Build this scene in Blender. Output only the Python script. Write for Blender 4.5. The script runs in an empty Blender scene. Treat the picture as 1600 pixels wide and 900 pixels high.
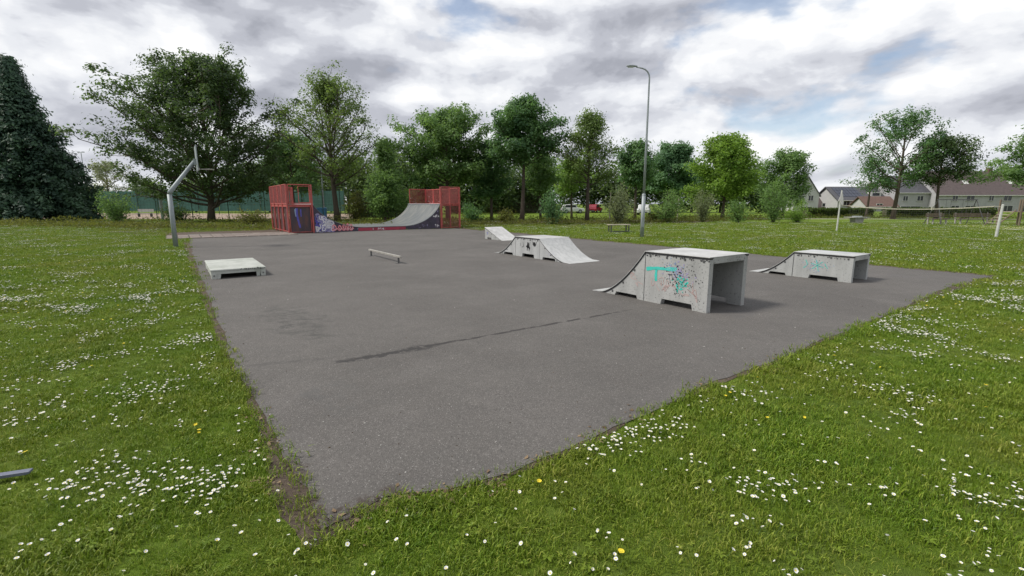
import bpy, math, random
import numpy as np
from mathutils import Vector, Matrix, noise as mnoise

# ------------------------------------------------------------------ camera, sky, sun, exposure
scene = bpy.context.scene
COL = scene.collection
F, HZ, CH = 740.0, 318.0, 1.6            # focal length and horizon row in photo pixels, camera height in metres
PITCH = math.atan((450 - HZ) / F)
cp, sp = math.cos(PITCH), math.sin(PITCH)
cam = bpy.data.objects.new('camera', bpy.data.cameras.new('camera'))
COL.objects.link(cam)
cam.location = (0, 0, CH)
cam.rotation_euler = (math.pi / 2 - PITCH, 0, 0)
cam.data.sensor_width = 36
cam.data.lens = 36 * F / 1600
cam.data.clip_start = 0.05
cam.data.clip_end = 3000
scene.camera = cam

SUN_AZ, SUN_EL = math.radians(-94), math.radians(50)      # azimuth from +Y (view direction), clockwise positive
world = bpy.data.worlds.new('World')
scene.world = world
world.use_nodes = True
wn, wl = world.node_tree.nodes, world.node_tree.links
wn.clear()
def N(t, **kw):
    n = wn.new(t)
    for k, v in kw.items():
        setattr(n, k, v)
    return n
out = N('ShaderNodeOutputWorld')
sky = N('ShaderNodeTexSky', sky_type='NISHITA')
sky.sun_disc = False
sky.sun_elevation = SUN_EL
sky.sun_rotation = SUN_AZ
bg1 = N('ShaderNodeBackground'); bg1.inputs[1].default_value = 0.115
wl.new(sky.outputs[0], bg1.inputs[0])
tc = N('ShaderNodeTexCoord')
mp = N('ShaderNodeMapping'); mp.inputs['Scale'].default_value = (1, 1, 2.1); mp.inputs['Location'].default_value = (3.35, 1.2, 0.4)
wl.new(tc.outputs['Generated'], mp.inputs[0])
def wnoise(scale, detail, rough, dist=0.0, vec=None):
    n = N('ShaderNodeTexNoise'); n.inputs['Scale'].default_value = scale; n.inputs['Detail'].default_value = detail
    n.inputs['Roughness'].default_value = rough; n.inputs['Distortion'].default_value = dist
    wl.new((vec or mp.outputs[0]), n.inputs['Vector']); return n.outputs['Fac']
def wmath(op, a, b):
    n = N('ShaderNodeMath', operation=op)
    for i, v in enumerate((a, b)):
        if isinstance(v, (int, float)): n.inputs[i].default_value = v
        else: wl.new(v, n.inputs[i])
    return n.outputs[0]
def wramp(fac, stops):
    r = N('ShaderNodeValToRGB'); r.color_ramp.interpolation = 'EASE'
    el = r.color_ramp.elements
    el[0].position, el[0].color = stops[0]; el[1].position, el[1].color = stops[-1]
    for p, c in stops[1:-1]:
        e = el.new(p); e.color = c
    wl.new(fac, r.inputs[0]); return r.outputs[0]
def density(vec):
    nb_ = wnoise(2.2, 2, 0.5, 0.0, vec)
    nm_ = wnoise(4.7, 8, 0.5, 0.2, vec)
    nf_ = wnoise(11, 5, 0.55, 0.3, vec)
    return wmath('ADD', wmath('MULTIPLY', nb_, 0.50), wmath('ADD', wmath('MULTIPLY', nm_, 0.50), wmath('MULTIPLY', wmath('SUBTRACT', nf_, 0.5), 0.15)))
mp2 = N('ShaderNodeVectorMath', operation='ADD'); mp2.inputs[1].default_value = (-0.03, 0.0, 0.085)     # a step towards the light
wl.new(mp.outputs[0], mp2.inputs[0])
dens = density(mp.outputs[0]); dens_up = density(mp2.outputs[0])
g = lambda r, gg, b: (r, gg, b, 1)
cover = wramp(dens, [(0.375, (.35, .35, .35, 1)), (0.45, (1, 1, 1, 1))])
relief = wmath('MULTIPLY', wmath('SUBTRACT', dens_up, dens), 5.2)          # > 0: more cloud above, so shaded
tone = wmath('ADD', wmath('ADD', wmath('MULTIPLY', wmath('SUBTRACT', dens, 0.40), 2.5), relief), 0.20)
ccol = wramp(tone, [(0.0, g(.80, .805, .81)), (0.16, g(.715, .725, .745)), (0.34, g(.63, .645, .68)), (0.52, g(.51, .525, .57)), (0.72, g(.40, .413, .46)), (0.98, g(.30, .312, .355))])
bg2 = N('ShaderNodeBackground'); bg2.inputs[1].default_value = 1.0
wl.new(ccol, bg2.inputs[0])
mx = N('ShaderNodeMixShader')
wl.new(cover, mx.inputs[0]); wl.new(bg1.outputs[0], mx.inputs[1]); wl.new(bg2.outputs[0], mx.inputs[2])
wl.new(mx.outputs[0], out.inputs[0])

sun = bpy.data.objects.new('sun', bpy.data.lights.new('sun', 'SUN'))
COL.objects.link(sun)
sun.data.energy = 2.9
sun.data.angle = math.radians(12)
sun.data.color = (1, 0.95, 0.87)
sd = Vector((math.sin(SUN_AZ) * math.cos(SUN_EL), math.cos(SUN_AZ) * math.cos(SUN_EL), math.sin(SUN_EL)))
sun.rotation_euler = (-sd).to_track_quat('-Z', 'Y').to_euler()
sun.location = (0, 0, 30)

scene.view_settings.view_transform = 'Standard'
scene.view_settings.look = 'None'
scene.view_settings.exposure = 0.4
scene.view_settings.gamma = 1
scene.render.engine = 'CYCLES'
scene.cycles.max_bounces = 7
scene.cycles.diffuse_bounces = 6
scene.cycles.transmission_bounces = 5
scene.cycles.glossy_bounces = 2
scene.cycles.transparent_max_bounces = 8
scene.cycles.use_denoising = True

# ------------------------------------------------------------------ surveying: photo pixels to places on the ground
def ray(x, y):
    u = (x - 800) / F; v = -(y - 450) / F
    return (u, cp + v * sp, -sp + v * cp)
def G(x, y, z=0.0):
    r = ray(x, y); t = (z - CH) / r[2]
    return (r[0] * t, r[1] * t)
def D(x, y, Y):
    r = ray(x, y); t = Y / r[1]
    return (r[0] * t, Y, CH + r[2] * t)
E1 = Vector((-0.5765, 0.817, 0)); E2 = Vector((0.817, 0.5765, 0))     # along and across the asphalt pad
PADROT = math.atan2(E2.y, E2.x)

# ------------------------------------------------------------------ helpers
rng = np.random.default_rng(7)
random.seed(7)
class MB:
    def __init__(s): s.v = []; s.f = []; s.m = []
    def add(s, vs, fs, mi=0):
        o = len(s.v); s.v += [tuple(p) for p in vs]; s.f += [tuple(i + o for i in f) for f in fs]; s.m += [mi] * len(fs); return s
    def box(s, a, b, mi=0):
        x0, y0, z0 = a; x1, y1, z1 = b
        vs = [(x0, y0, z0), (x1, y0, z0), (x1, y1, z0), (x0, y1, z0), (x0, y0, z1), (x1, y0, z1), (x1, y1, z1), (x0, y1, z1)]
        return s.add(vs, [(0, 3, 2, 1), (4, 5, 6, 7), (0, 1, 5, 4), (1, 2, 6, 5), (2, 3, 7, 6), (3, 0, 4, 7)], mi)
    def tube(s, pts, rad, n=8, mi=0, caps=True):
        pts = [Vector(p) for p in pts]
        if not hasattr(rad, '__len__'): rad = [rad] * len(pts)
        vs = []; fs = []
        up = None
        for i, p in enumerate(pts):
            d = (pts[min(i + 1, len(pts) - 1)] - pts[max(i - 1, 0)]).normalized()
            if up is None:
                up = Vector((1, 0, 0)) if abs(d.x) < 0.8 else Vector((0, 1, 0))
            a = (up - d * up.dot(d)).normalized(); b = d.cross(a); up = a
            for k in range(n):
                t = 2 * math.pi * k / n
                vs.append(p + (a * math.cos(t) + b * math.sin(t)) * rad[i])
        for i in range(len(pts) - 1):
            for k in range(n):
                k2 = (k + 1) % n
                fs.append((i * n + k, i * n + k2, (i + 1) * n + k2, (i + 1) * n + k))
        if caps:
            fs.append(tuple(range(n - 1, -1, -1))); fs.append(tuple(range((len(pts) - 1) * n, len(pts) * n)))
        return s.add(vs, fs, mi)
    def prism(s, poly, axis, a0, a1, mi=0):
        """extrude a 2D polygon along an axis ('x': poly=(y,z), 'y': poly=(x,z), 'z': poly=(x,y))"""
        n = len(poly)
        def P(q, a):
            return {'x': (a, q[0], q[1]), 'y': (q[0], a, q[1]), 'z': (q[0], q[1], a)}[axis]
        vs = [P(q, a0) for q in poly] + [P(q, a1) for q in poly]
        fs = [tuple(range(n - 1, -1, -1)), tuple(range(n, 2 * n))] + [(i, (i + 1) % n, n + (i + 1) % n, n + i) for i in range(n)]
        return s.add(vs, fs, mi)
    def build(s, name, mats, parent=None, smooth=False, bevel=0):
        me = bpy.data.meshes.new(name)
        me.from_pydata(s.v, [], s.f)
        if not isinstance(mats, (list, tuple)): mats = [mats]
        for m in mats: me.materials.append(m)
        if len(mats) > 1: me.polygons.foreach_set('material_index', s.m)
        import bmesh
        bm = bmesh.new(); bm.from_mesh(me); bmesh.ops.recalc_face_normals(bm, faces=bm.faces[:]); bm.to_mesh(me); bm.free()
        if smooth:
            me.polygons.foreach_set('use_smooth', [True] * len(me.polygons)); 
        o = bpy.data.objects.new(name, me); COL.objects.link(o)
        if parent: o.parent = parent
        if bevel:
            b = o.modifiers.new('bevel', 'BEVEL'); b.width = bevel; b.segments = 2; b.limit_method = 'ANGLE'; b.angle_limit = math.radians(40)
        return o
def tag(o, label=None, cat=None, group=None, kind=None):
    if label: o['label'] = label
    if cat: o['category'] = cat
    if group: o['group'] = group
    if kind: o['kind'] = kind
    return o
def thing(name, loc, rz, label, cat, group=None):
    o = bpy.data.objects.new(name, None); COL.objects.link(o)
    o.location = (loc[0], loc[1], loc[2] if len(loc) > 2 else 0); o.rotation_euler = (0, 0, rz); o.empty_display_size = 0.2
    return tag(o, label, cat, group)

# ------------------------------------------------------------------ materials
class NT:
    def __init__(s, name):
        s.m = bpy.data.materials.new(name); s.m.use_nodes = True
        s.n, s.l = s.m.node_tree.nodes, s.m.node_tree.links
        s.b = s.n['Principled BSDF']; s.o = s.n['Material Output']
        s.tc = s.n.new('ShaderNodeTexCoord')
    def noise(s, scale, detail=4, rough=.55, vec=None, dist=0.0, out='Fac'):
        n = s.n.new('ShaderNodeTexNoise'); n.inputs['Scale'].default_value = scale; n.inputs['Detail'].default_value = detail
        n.inputs['Roughness'].default_value = rough; n.inputs['Distortion'].default_value = dist
        s.l.new(vec or s.tc.outputs['Object'], n.inputs['Vector']); return n.outputs[out]
    def voro(s, scale, vec=None, feature='F1'):
        n = s.n.new('ShaderNodeTexVoronoi'); n.inputs['Scale'].default_value = scale; n.feature = feature
        s.l.new(vec or s.tc.outputs['Object'], n.inputs['Vector']); return n
    def math(s, op, a, b=0.0, clamp=False):
        n = s.n.new('ShaderNodeMath'); n.operation = op; n.use_clamp = clamp
        for i, v in enumerate((a, b)):
            if isinstance(v, (int, float)): n.inputs[i].default_value = v
            else: s.l.new(v, n.inputs[i])
        return n.outputs[0]
    def ramp(s, fac, stops, interp='LINEAR'):
        r = s.n.new('ShaderNodeValToRGB'); el = r.color_ramp.elements; r.color_ramp.interpolation = interp
        c4 = lambda c: (c, c, c, 1) if isinstance(c, (int, float)) else (c[0], c[1], c[2], 1)
        el[0].position, el[0].color = stops[0][0], c4(stops[0][1]); el[1].position, el[1].color = stops[-1][0], c4(stops[-1][1])
        for p, c in stops[1:-1]:
            e = el.new(p); e.color = c4(c)
        s.l.new(fac, r.inputs[0]); return r.outputs[0]
    def mix(s, fac, a, b, blend='MIX'):
        n = s.n.new('ShaderNodeMix'); n.data_type = 'RGBA'; n.blend_type = blend
        for i, v in ((0, fac), (6, a), (7, b)):
            if isinstance(v, (int, float)): n.inputs[i].default_value = v
            elif isinstance(v, tuple): n.inputs[i].default_value = (v[0], v[1], v[2], 1)
            else: s.l.new(v, n.inputs[i])
        return n.outputs[2]
    def mapping(s, loc=(0, 0, 0), rot=(0, 0, 0), scale=(1, 1, 1), vec=None):
        n = s.n.new('ShaderNodeMapping'); n.inputs['Location'].default_value = loc; n.inputs['Rotation'].default_value = rot; n.inputs['Scale'].default_value = scale
        s.l.new(vec or s.tc.outputs['Object'], n.inputs[0]); return n.outputs[0]
    def bump(s, h, strength=.3, dist=.01):
        n = s.n.new('ShaderNodeBump'); n.inputs['Strength'].default_value = strength; n.inputs['Distance'].default_value = dist
        s.l.new(h, n.inputs['Height']); s.l.new(n.outputs[0], s.b.inputs['Normal'])
    def col(s, c):
        if isinstance(c, tuple): s.b.inputs['Base Color'].default_value = (*c, 1)
        else: s.l.new(c, s.b.inputs['Base Color'])
    def set(s, **kw):
        for k, v in kw.items():
            k = k.replace('_', ' ')
            if isinstance(v, (int, float)): s.b.inputs[k].default_value = v
            else: s.l.new(v, s.b.inputs[k])
        return s
def plain(name, c, rough=.6, var=.25, scale=6.0, metal=0.0, bump=.1, dirt=None, streak=False):
    t = NT(name)
    vec = t.mapping(scale=(1, 1, .15)) if streak else None
    n1 = t.noise(scale, 6, .6, vec)
    n2 = t.noise(scale * 7, 4, .6)
    lo = tuple(x * (1 - var) for x in c); hi = tuple(min(1, x * (1 + var)) for x in c)
    cc = t.ramp(n1, [(.3, lo), (.7, hi)])
    cc = t.mix(t.ramp(n2, [(.35, .35), (.7, 0)]), cc, tuple(x * .55 for x in c))
    if dirt: cc = t.mix(t.ramp(t.noise(scale * .6, 8, .7), [(.5, 0), (.68, .8)]), cc, dirt)
    t.col(cc); t.set(Roughness=rough, Metallic=metal)
    if bump: t.bump(n2, bump, .004)
    return t.m
def leafmat(name, c_lo, c_hi, trans=.35, rough=.55):
    t = NT(name)
    a = t.n.new('ShaderNodeAttribute'); a.attribute_name = 'tint'
    cc = t.ramp(a.outputs['Fac'], [(0, c_lo), (1, c_hi)])
    t.col(cc); t.set(Roughness=rough); t.b.inputs['Specular IOR Level'].default_value = .3
    tr = t.n.new('ShaderNodeBsdfTranslucent')
    t.l.new(t.mix(.5, cc, (c_hi[0] * 1.3, c_hi[1] * 1.35, c_hi[2] * .7)), tr.inputs[0])
    mxs = t.n.new('ShaderNodeMixShader'); mxs.inputs[0].default_value = trans
    t.l.new(t.b.outputs[0], mxs.inputs[1]); t.l.new(tr.outputs[0], mxs.inputs[2]); t.l.new(mxs.outputs[0], t.o.inputs[0])
    return t.m

M = {}
# lawn soil and turf seen between the blades
t = NT('turf')
n1 = t.noise(.35, 6, .6); n2 = t.noise(2.3, 6, .65); n3 = t.noise(28, 6, .7); n4 = t.noise(140, 3, .6)
c = t.ramp(n1, [(.35, (0.097, 0.169, 0.014)), (.5, (0.133, 0.214, 0.019)), (.68, (0.187, 0.247, 0.033))])
c = t.mix(t.ramp(n2, [(.42, 0), (.72, .6)]), c, (0.132, 0.150, 0.044))
c = t.mix(t.ramp(n3, [(.3, .6), (.6, 0)]), c, (0.060, 0.101, 0.012))
c = t.mix(t.ramp(n4, [(.45, 0), (.75, .45)]), c, (0.185, 0.229, 0.062))
t.col(c); t.set(Roughness=.95); t.b.inputs['Specular IOR Level'].default_value = .1
t.bump(t.math('ADD', n3, n4), .9, .03)
M['turf'] = t.m
# asphalt with aggregate, stains, an old seam, one painted shadow
t = NT('asphalt')
n1 = t.noise(.45, 5, .6); n2 = t.noise(3.5, 6, .65); n3 = t.noise(120, 3, .7); v = t.voro(95)
c = t.ramp(n1, [(.32, (0.094, 0.087, 0.081)), (.5, (0.122, 0.114, 0.106)), (.7, (0.144, 0.134, 0.125))])
c = t.mix(t.ramp(n2, [(.42, .0), (.7, .42)]), c, (0.088, 0.085, 0.081))
c = t.mix(t.ramp(t.noise(.9, 7, .7, dist=.6), [(.52, 0), (.66, .38)]), c, (0.171, 0.160, 0.151))
c = t.mix(t.ramp(t.noise(11, 5, .7), [(.62, 0), (.72, .5)]), c, (0.077, 0.074, 0.071))
c = t.mix(t.ramp(n3, [(.3, .75), (.62, 0)]), c, (0.068, 0.064, 0.061))
ng1 = t.noise(34, 3, .75); ng2 = t.noise(62, 2, .7)
c = t.mix(t.ramp(ng1, [(.34, .55), (.5, 0)]), c, (0.072, 0.068, 0.064))
c = t.mix(t.ramp(ng2, [(.54, 0), (.72, .42)]), c, (0.225, 0.212, 0.200))
wn1 = t.n.new('ShaderNodeTexWhiteNoise'); t.l.new(v.outputs['Position'], wn1.inputs['Vector'])
agg = t.math('MULTIPLY', t.ramp(v.outputs['Distance'], [(.16, 1), (.36, 0)]), t.ramp(wn1.outputs['Value'], [(.70, 0), (.9, .8)]))
c = t.mix(agg, c, (0.324, 0.310, 0.297))
aggd = t.math('MULTIPLY', t.ramp(v.outputs['Distance'], [(.2, 1), (.45, 0)]), t.ramp(wn1.outputs['Value'], [(.0, .8), (.2, 0)]))
c = t.mix(aggd, c, (0.045, 0.042, 0.042))
def blot(c, px0, px1, halfw, lo, hi, dark, strength, nscale, stretch=1.0):
    a = Vector(G(*px0)); b = Vector(G(*px1)); d = b - a; L = d.length; ang = math.atan2(d.y, d.x); mid = (a + b) / 2
    mpv = t.n.new('ShaderNodeMapping'); mpv.vector_type = 'TEXTURE'
    mpv.inputs['Location'].default_value = (mid.x, mid.y, 0); mpv.inputs['Rotation'].default_value = (0, 0, ang); mpv.inputs['Scale'].default_value = (L / 2, halfw, 1)
    t.l.new(t.tc.outputs['Object'], mpv.inputs[0])
    warp = t.noise(nscale * .6, 4, .6, out='Color')
    va = t.n.new('ShaderNodeVectorMath'); va.operation = 'MULTIPLY_ADD'; va.inputs[1].default_value = (.15, 2.4, 0)
    t.l.new(warp, va.inputs[0]); t.l.new(mpv.outputs[0], va.inputs[2])
    vs = t.n.new('ShaderNodeVectorMath'); vs.operation = 'SUBTRACT'; vs.inputs[1].default_value = (.075, 1.2, 0); t.l.new(va.outputs[0], vs.inputs[0])
    sx = t.n.new('ShaderNodeSeparateXYZ'); t.l.new(vs.outputs[0], sx.inputs[0])
    ax = t.math('POWER', t.math('ABSOLUTE', sx.outputs[0]), 4); ay = t.math('POWER', t.math('ABSOLUTE', sx.outputs[1]), 2)
    f = t.ramp(t.math('ADD', ax, ay), [(.3, 1), (1, 0)])
    nn = t.ramp(t.noise(nscale, 8, .72, t.mapping(rot=(0, 0, -ang), scale=(1 / stretch, stretch, 1))), [(lo, 0), (hi, 1)])
    return t.mix(t.math('MULTIPLY', t.math('MULTIPLY', f, nn), strength), c, dark)
c = blot(c, (508, 571), (1000, 482), .038, .42, .50, (.040, .037, .036), 1.0, 5)
c = blot(c, (508, 571), (700, 537), .11, .42, .52, (.042, .040, .039), 1.0, 9)
c = blot(c, (330, 578), (560, 556), .05, .42, .56, (.07, .066, .064), .5, 6)
c = blot(c, (425, 478), (520, 536), .36, .44, .60, (.060, .060, .056), .75, 5, 1.25)
c = blot(c, (500, 600), (560, 650), .25, .46, .65, (.09, .09, .088), .6, 4)
c = blot(c, (425, 715), (500, 850), .13, .42, .47, (.058, .044, .036), .95, 15)
c = blot(c, (500, 822), (640, 765), .10, .44, .49, (.054, .043, .036), .95, 15)
c = blot(c, (362, 575), (402, 625), .06, .42, .47, (.055, .048, .044), .9, 14)
c = blot(c, (1130, 494), (1180, 488), .22, .30, .6, (.10, .098, .10), .5, 6)  # soft shadow by the near box's open end, painted into the asphalt
c = blot(c, (1280, 424), (1480, 436), .5, .44, .62, (.115, .108, .108), .6, 2.0)
t.col(c); t.set(Roughness=t.ramp(n3, [(.3, .95), (.7, .78)])); t.b.inputs['Specular IOR Level'].default_value = .3
t.bump(t.math('ADD', n3, v.outputs['Distance']), .5, .006)
M['asphalt'] = t.m

t = NT('soil')
n1 = t.noise(5, 7, .7); n2 = t.noise(45, 5, .7)
c = t.ramp(n1, [(.3, (.050, .036, .026)), (.55, (.085, .062, .045)), (.75, (.15, .12, .085))])
c = t.mix(t.ramp(n2, [(.55, 0), (.72, .8)]), c, (.24, .19, .13))
t.col(c); t.set(Roughness=1); t.bump(n2, .9, .03)
M['soil'] = t.m
M['clay'] = plain('clay_court', (.33, .25, .19), .95, .12, .3)
M['sand'] = plain('sand', (.62, .56, .45), .95, .1, .4)
M['paver'] = plain('concrete_paver', (.235, .195, .172), .9, .28, 1.3, bump=.3, dirt=(.11, .09, .075))
M['joint'] = plain('paver_joint', (.07, .065, .05), 1, .3, 9)
# pale worn panels of the skate elements
def ramp_panel(name, base, speck, rust):
    t = NT(name)
    n1 = t.noise(2.2, 6, .65); n2 = t.noise(30, 6, .75); n3 = t.noise(9, 8, .75)
    c = t.ramp(n1, [(.3, tuple(x * .82 for x in base)), (.7, base)])
    c = t.mix(t.ramp(n2, [(.57, 0), (.66, speck)]), c, (.06, .06, .062))
    c = t.mix(t.ramp(n3, [(.60, 0), (.75, rust)]), c, (.30, .17, .13))
    c = t.mix(t.ramp(t.noise(1.0, 4, .6, t.mapping(scale=(3, 3, .6))), [(.45, 0), (.72, .6)]), c, tuple(x * .5 for x in base))
    t.col(c); t.set(Roughness=.62); t.bump(n2, .15, .003); return t.m
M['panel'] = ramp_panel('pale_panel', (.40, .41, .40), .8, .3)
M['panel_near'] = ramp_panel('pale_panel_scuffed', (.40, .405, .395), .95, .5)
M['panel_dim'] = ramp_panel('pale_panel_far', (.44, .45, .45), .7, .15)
t = NT('ramp_surface')
n1 = t.noise(1.6, 7, .7); n2 = t.noise(14, 6, .7, t.mapping(scale=(1, .2, 1)))
c = t.ramp(n1, [(.3, (.36, .37, .365)), (.7, (.52, .525, .515))]); c = t.mix(t.ramp(n2, [(.45, 0), (.7, .6)]), c, (.24, .245, .245))
c = t.mix(t.ramp(t.noise(60, 3, .7), [(.62, 0), (.7, .5)]), c, (.2, .2, .2))
t.col(c); t.set(Roughness=.42); M['surface'] = t.m
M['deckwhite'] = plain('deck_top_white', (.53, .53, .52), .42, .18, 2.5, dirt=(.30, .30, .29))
M['platewhite'] = plain('platform_paint', (.47, .49, .45), .5, .16, 3, dirt=(.25, .27, .23))
M['trim'] = plain('black_edge', (.025, .025, .027), .55, .3, 20)
M['bolt'] = plain('bolt_steel', (.12, .12, .12), .5, .2, 20, metal=.5)
M['steel'] = plain('galvanised_steel', (.30, .335, .35), .55, .2, 4, metal=.25, streak=True)
M['railsteel'] = plain('rail_steel', (.42, .40, .36), .5, .25, 5, metal=.4)
M['redsteel'] = plain('faded_red_paint', (.45, .09, .08), .55, .22, 5, dirt=(.24, .10, .09))
M['meshred'] = plain('red_wire_mesh', (.27, .075, .07), .6, .25, 6)
M['darkred'] = plain('dark_red_panel', (.095, .032, .036), .6, .4, 3, dirt=(.045, .03, .045))
M['lightred'] = plain('red_panel', (.38, .035, .07), .5, .2, 3, dirt=(.2, .03, .05))
t = NT('halfpipe_side')
n1 = t.noise(2.1, 6, .7); n2 = t.noise(6, 6, .7, dist=.8)
c = t.ramp(n1, [(.35, (.030, .026, .040)), (.55, (.055, .045, .075)), (.7, (.10, .06, .085))]); c = t.mix(t.ramp(n2, [(.56, 0), (.66, .5)]), c, (.16, .15, .20))
t.col(c); t.set(Roughness=.6); M['hpside'] = t.m
t = NT('halfpipe_panel')
n1 = t.noise(1.6, 5, .6, t.mapping(scale=(2.2, 1, .5)))
c = t.ramp(n1, [(.36, (.035, .028, .038)), (.5, (.055, .036, .044)), (.64, (.10, .045, .04))])
t.col(c); t.set(Roughness=.5); M['hppanel'] = t.m
t = NT('halfpipe_steel')
n1 = t.noise(2.6, 6, .65, t.mapping(scale=(.35, 1.6, .35))); n2 = t.noise(9, 6, .7)
c = t.ramp(n1, [(.3, (.085, .10, .11)), (.5, (.16, .17, .175)), (.72, (.29, .28, .25))]); c = t.mix(t.ramp(n2, [(.55, 0), (.7, .45)]), c, (.14, .15, .16))
t.col(c); t.set(Roughness=.45, Metallic=.25); M['hpsteel'] = t.m
for k, cc in dict(teal=(.05, .52, .44), pink=(.47, .35, .33), black=(.02, .02, .022), white=(.78, .76, .78), blue=(.10, .09, .42), lilac=(.34, .31, .48), redpaint=(.75, .10, .12), paleblue=(.26, .34, .50)).items():
    M['spray_' + k] = plain('spray_' + k, cc, .6, .15, 12, bump=0)
M['bark'] = plain('oak_bark', (.088, .070, .052), .95, .35, 3, bump=.6, streak=True)
M['bark2'] = plain('mossy_bark', (.085, .082, .050), .95, .35, 3, bump=.6, streak=True)
M['oak_dark'] = leafmat('oak_leaf_dark', (0.031, 0.062, 0.027), (0.099, 0.160, 0.051), .5)
M['oak_mid'] = leafmat('oak_leaf_mid', (0.064, 0.131, 0.049), (0.202, 0.328, 0.098), .5)
M['oak_deep'] = leafmat('leaf_deep_green', (0.047, 0.112, 0.051), (0.142, 0.264, 0.087), .5)
M['spring'] = leafmat('leaf_spring_green', (0.090, 0.176, 0.035), (0.250, 0.390, 0.069), .5)
M['olive'] = leafmat('leaf_olive', (0.066, 0.120, 0.030), (0.176, 0.257, 0.066), .5)
M['bluegreen'] = leafmat('leaf_bluegreen', (0.066, 0.149, 0.072), (0.168, 0.301, 0.136), .5)
M['willow'] = leafmat('leaf_grey_willow', (0.101, 0.139, 0.075), (0.269, 0.307, 0.174), .5)
M['conifer'] = leafmat('conifer_needles', (0.027, 0.060, 0.043), (0.082, 0.149, 0.090), .3)
M['weed'] = leafmat('weed_leaves', (0.056, 0.073, 0.016), (0.173, 0.180, 0.044), .5)
M['hedge'] = leafmat('hedge_leaves', (0.028, 0.055, 0.013), (0.101, 0.146, 0.030), .5)
M['wood_mass'] = leafmat('wood_leaves', (0.044, 0.087, 0.041), (0.163, 0.236, 0.084), .5)
t = NT('grass_blade')
a_ = t.n.new('ShaderNodeAttribute'); a_.attribute_name = 'tint'
ge = t.n.new('ShaderNodeNewGeometry')
w1 = t.noise(.55, 6, .68, ge.outputs['Position']); w2 = t.noise(3.2, 4, .6, ge.outputs['Position'])
tv = t.math('ADD', a_.outputs['Fac'], t.math('MULTIPLY', t.math('SUBTRACT', w2, .5), .9))
ca = t.ramp(tv, [(0, (0.069, 0.143, 0.008)), (.55, (0.150, 0.246, 0.016)), (1, (0.290, 0.354, 0.048))])
cb = t.ramp(tv, [(0, (0.105, 0.150, 0.011)), (.55, (0.213, 0.263, 0.027)), (1, (0.381, 0.379, 0.090))])
cc = t.mix(t.ramp(w1, [(.40, 0), (.64, 1)]), ca, cb)
t.col(cc); t.set(Roughness=.5); t.b.inputs['Specular IOR Level'].default_value = .3
tr = t.n.new('ShaderNodeBsdfTranslucent'); t.l.new(cc, tr.inputs[0])
mxs = t.n.new('ShaderNodeMixShader'); mxs.inputs[0].default_value = .3
t.l.new(t.b.outputs[0], mxs.inputs[1]); t.l.new(tr.outputs[0], mxs.inputs[2]); t.l.new(mxs.outputs[0], t.o.inputs[0])
M['grass'] = t.m
M['petal'] = plain('daisy_petal', (.80, .80, .78), .7, .04, 3, bump=0)
M['yolk'] = plain('flower_yellow', (.80, .64, .03), .7, .1, 3, bump=0)
M['stem'] = plain('flower_stem', (.07, .13, .03), .7, .1, 3, bump=0)
M['glass'] = plain('window_glass', (.03, .035, .042), .12, .2, 2, bump=0)
M['frame_w'] = plain('white_frame', (.62, .62, .60), .5, .05, 3)
M['wall_w'] = plain('white_brick', (.47, .47, .47), .85, .08, 1.2)
M['wall_g'] = plain('grey_render', (.40, .395, .41), .85, .1, 1.0)
M['roof_b'] = plain('brown_tiles', (.098, .075, .074), .8, .2, 2.0)
M['roof_r'] = plain('redbrown_tiles', (.13, .078, .062), .8, .2, 2.0)
M['roof_d'] = plain('dark_tiles', (.075, .075, .085), .6, .2, 2.0)
M['solar'] = plain('solar_panel', (.035, .042, .065), .2, .15, 2, bump=0)
M['green_mesh'] = plain('green_windscreen', (.05, .145, .115), .8, .2, .8)
M['green_post'] = plain('green_post', (.03, .07, .05), .6, .2, 3)
M['white_post'] = plain('pale_post', (.52, .53, .50), .6, .15, 4)
M['concrete'] = plain('concrete', (.36, .35, .33), .9, .2, 3)
M['timber'] = plain('weathered_timber', (.17, .13, .09), .85, .3, 4, streak=True)
M['timber_pale'] = plain('pale_timber', (.40, .36, .28), .85, .2, 4, streak=True)
M['netwhite'] = plain('net_tape', (.50, .47, .38), .8, .08, 4, bump=0)
M['cloth'] = plain('white_cloth', (.70, .66, .68), .8, .1, 3)
M['carwhite'] = plain('white_car_paint', (.66, .67, .68), .3, .03, 2, bump=0)
M['carred'] = plain('red_car_paint', (.30, .02, .04), .25, .05, 2, bump=0)
M['tyre'] = plain('tyre_rubber', (.022, .022, .022), .8, .1, 5)
M['lens'] = plain('lamp_lens', (.62, .64, .66), .3, .05, 5, bump=0)
M['plastic_blue'] = plain('blue_plastic', (.06, .22, .42), .5, .15, 3)
M['plastic_grey'] = plain('blue_grey_plastic', (.13, .145, .20), .5, .2, 12)
M['paintline'] = plain('worn_line_paint', (.42, .45, .34), .9, .25, 5)
M['net_dark'] = plain('netting', (.10, .11, .10), .8, .1, 4, bump=0)

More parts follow.
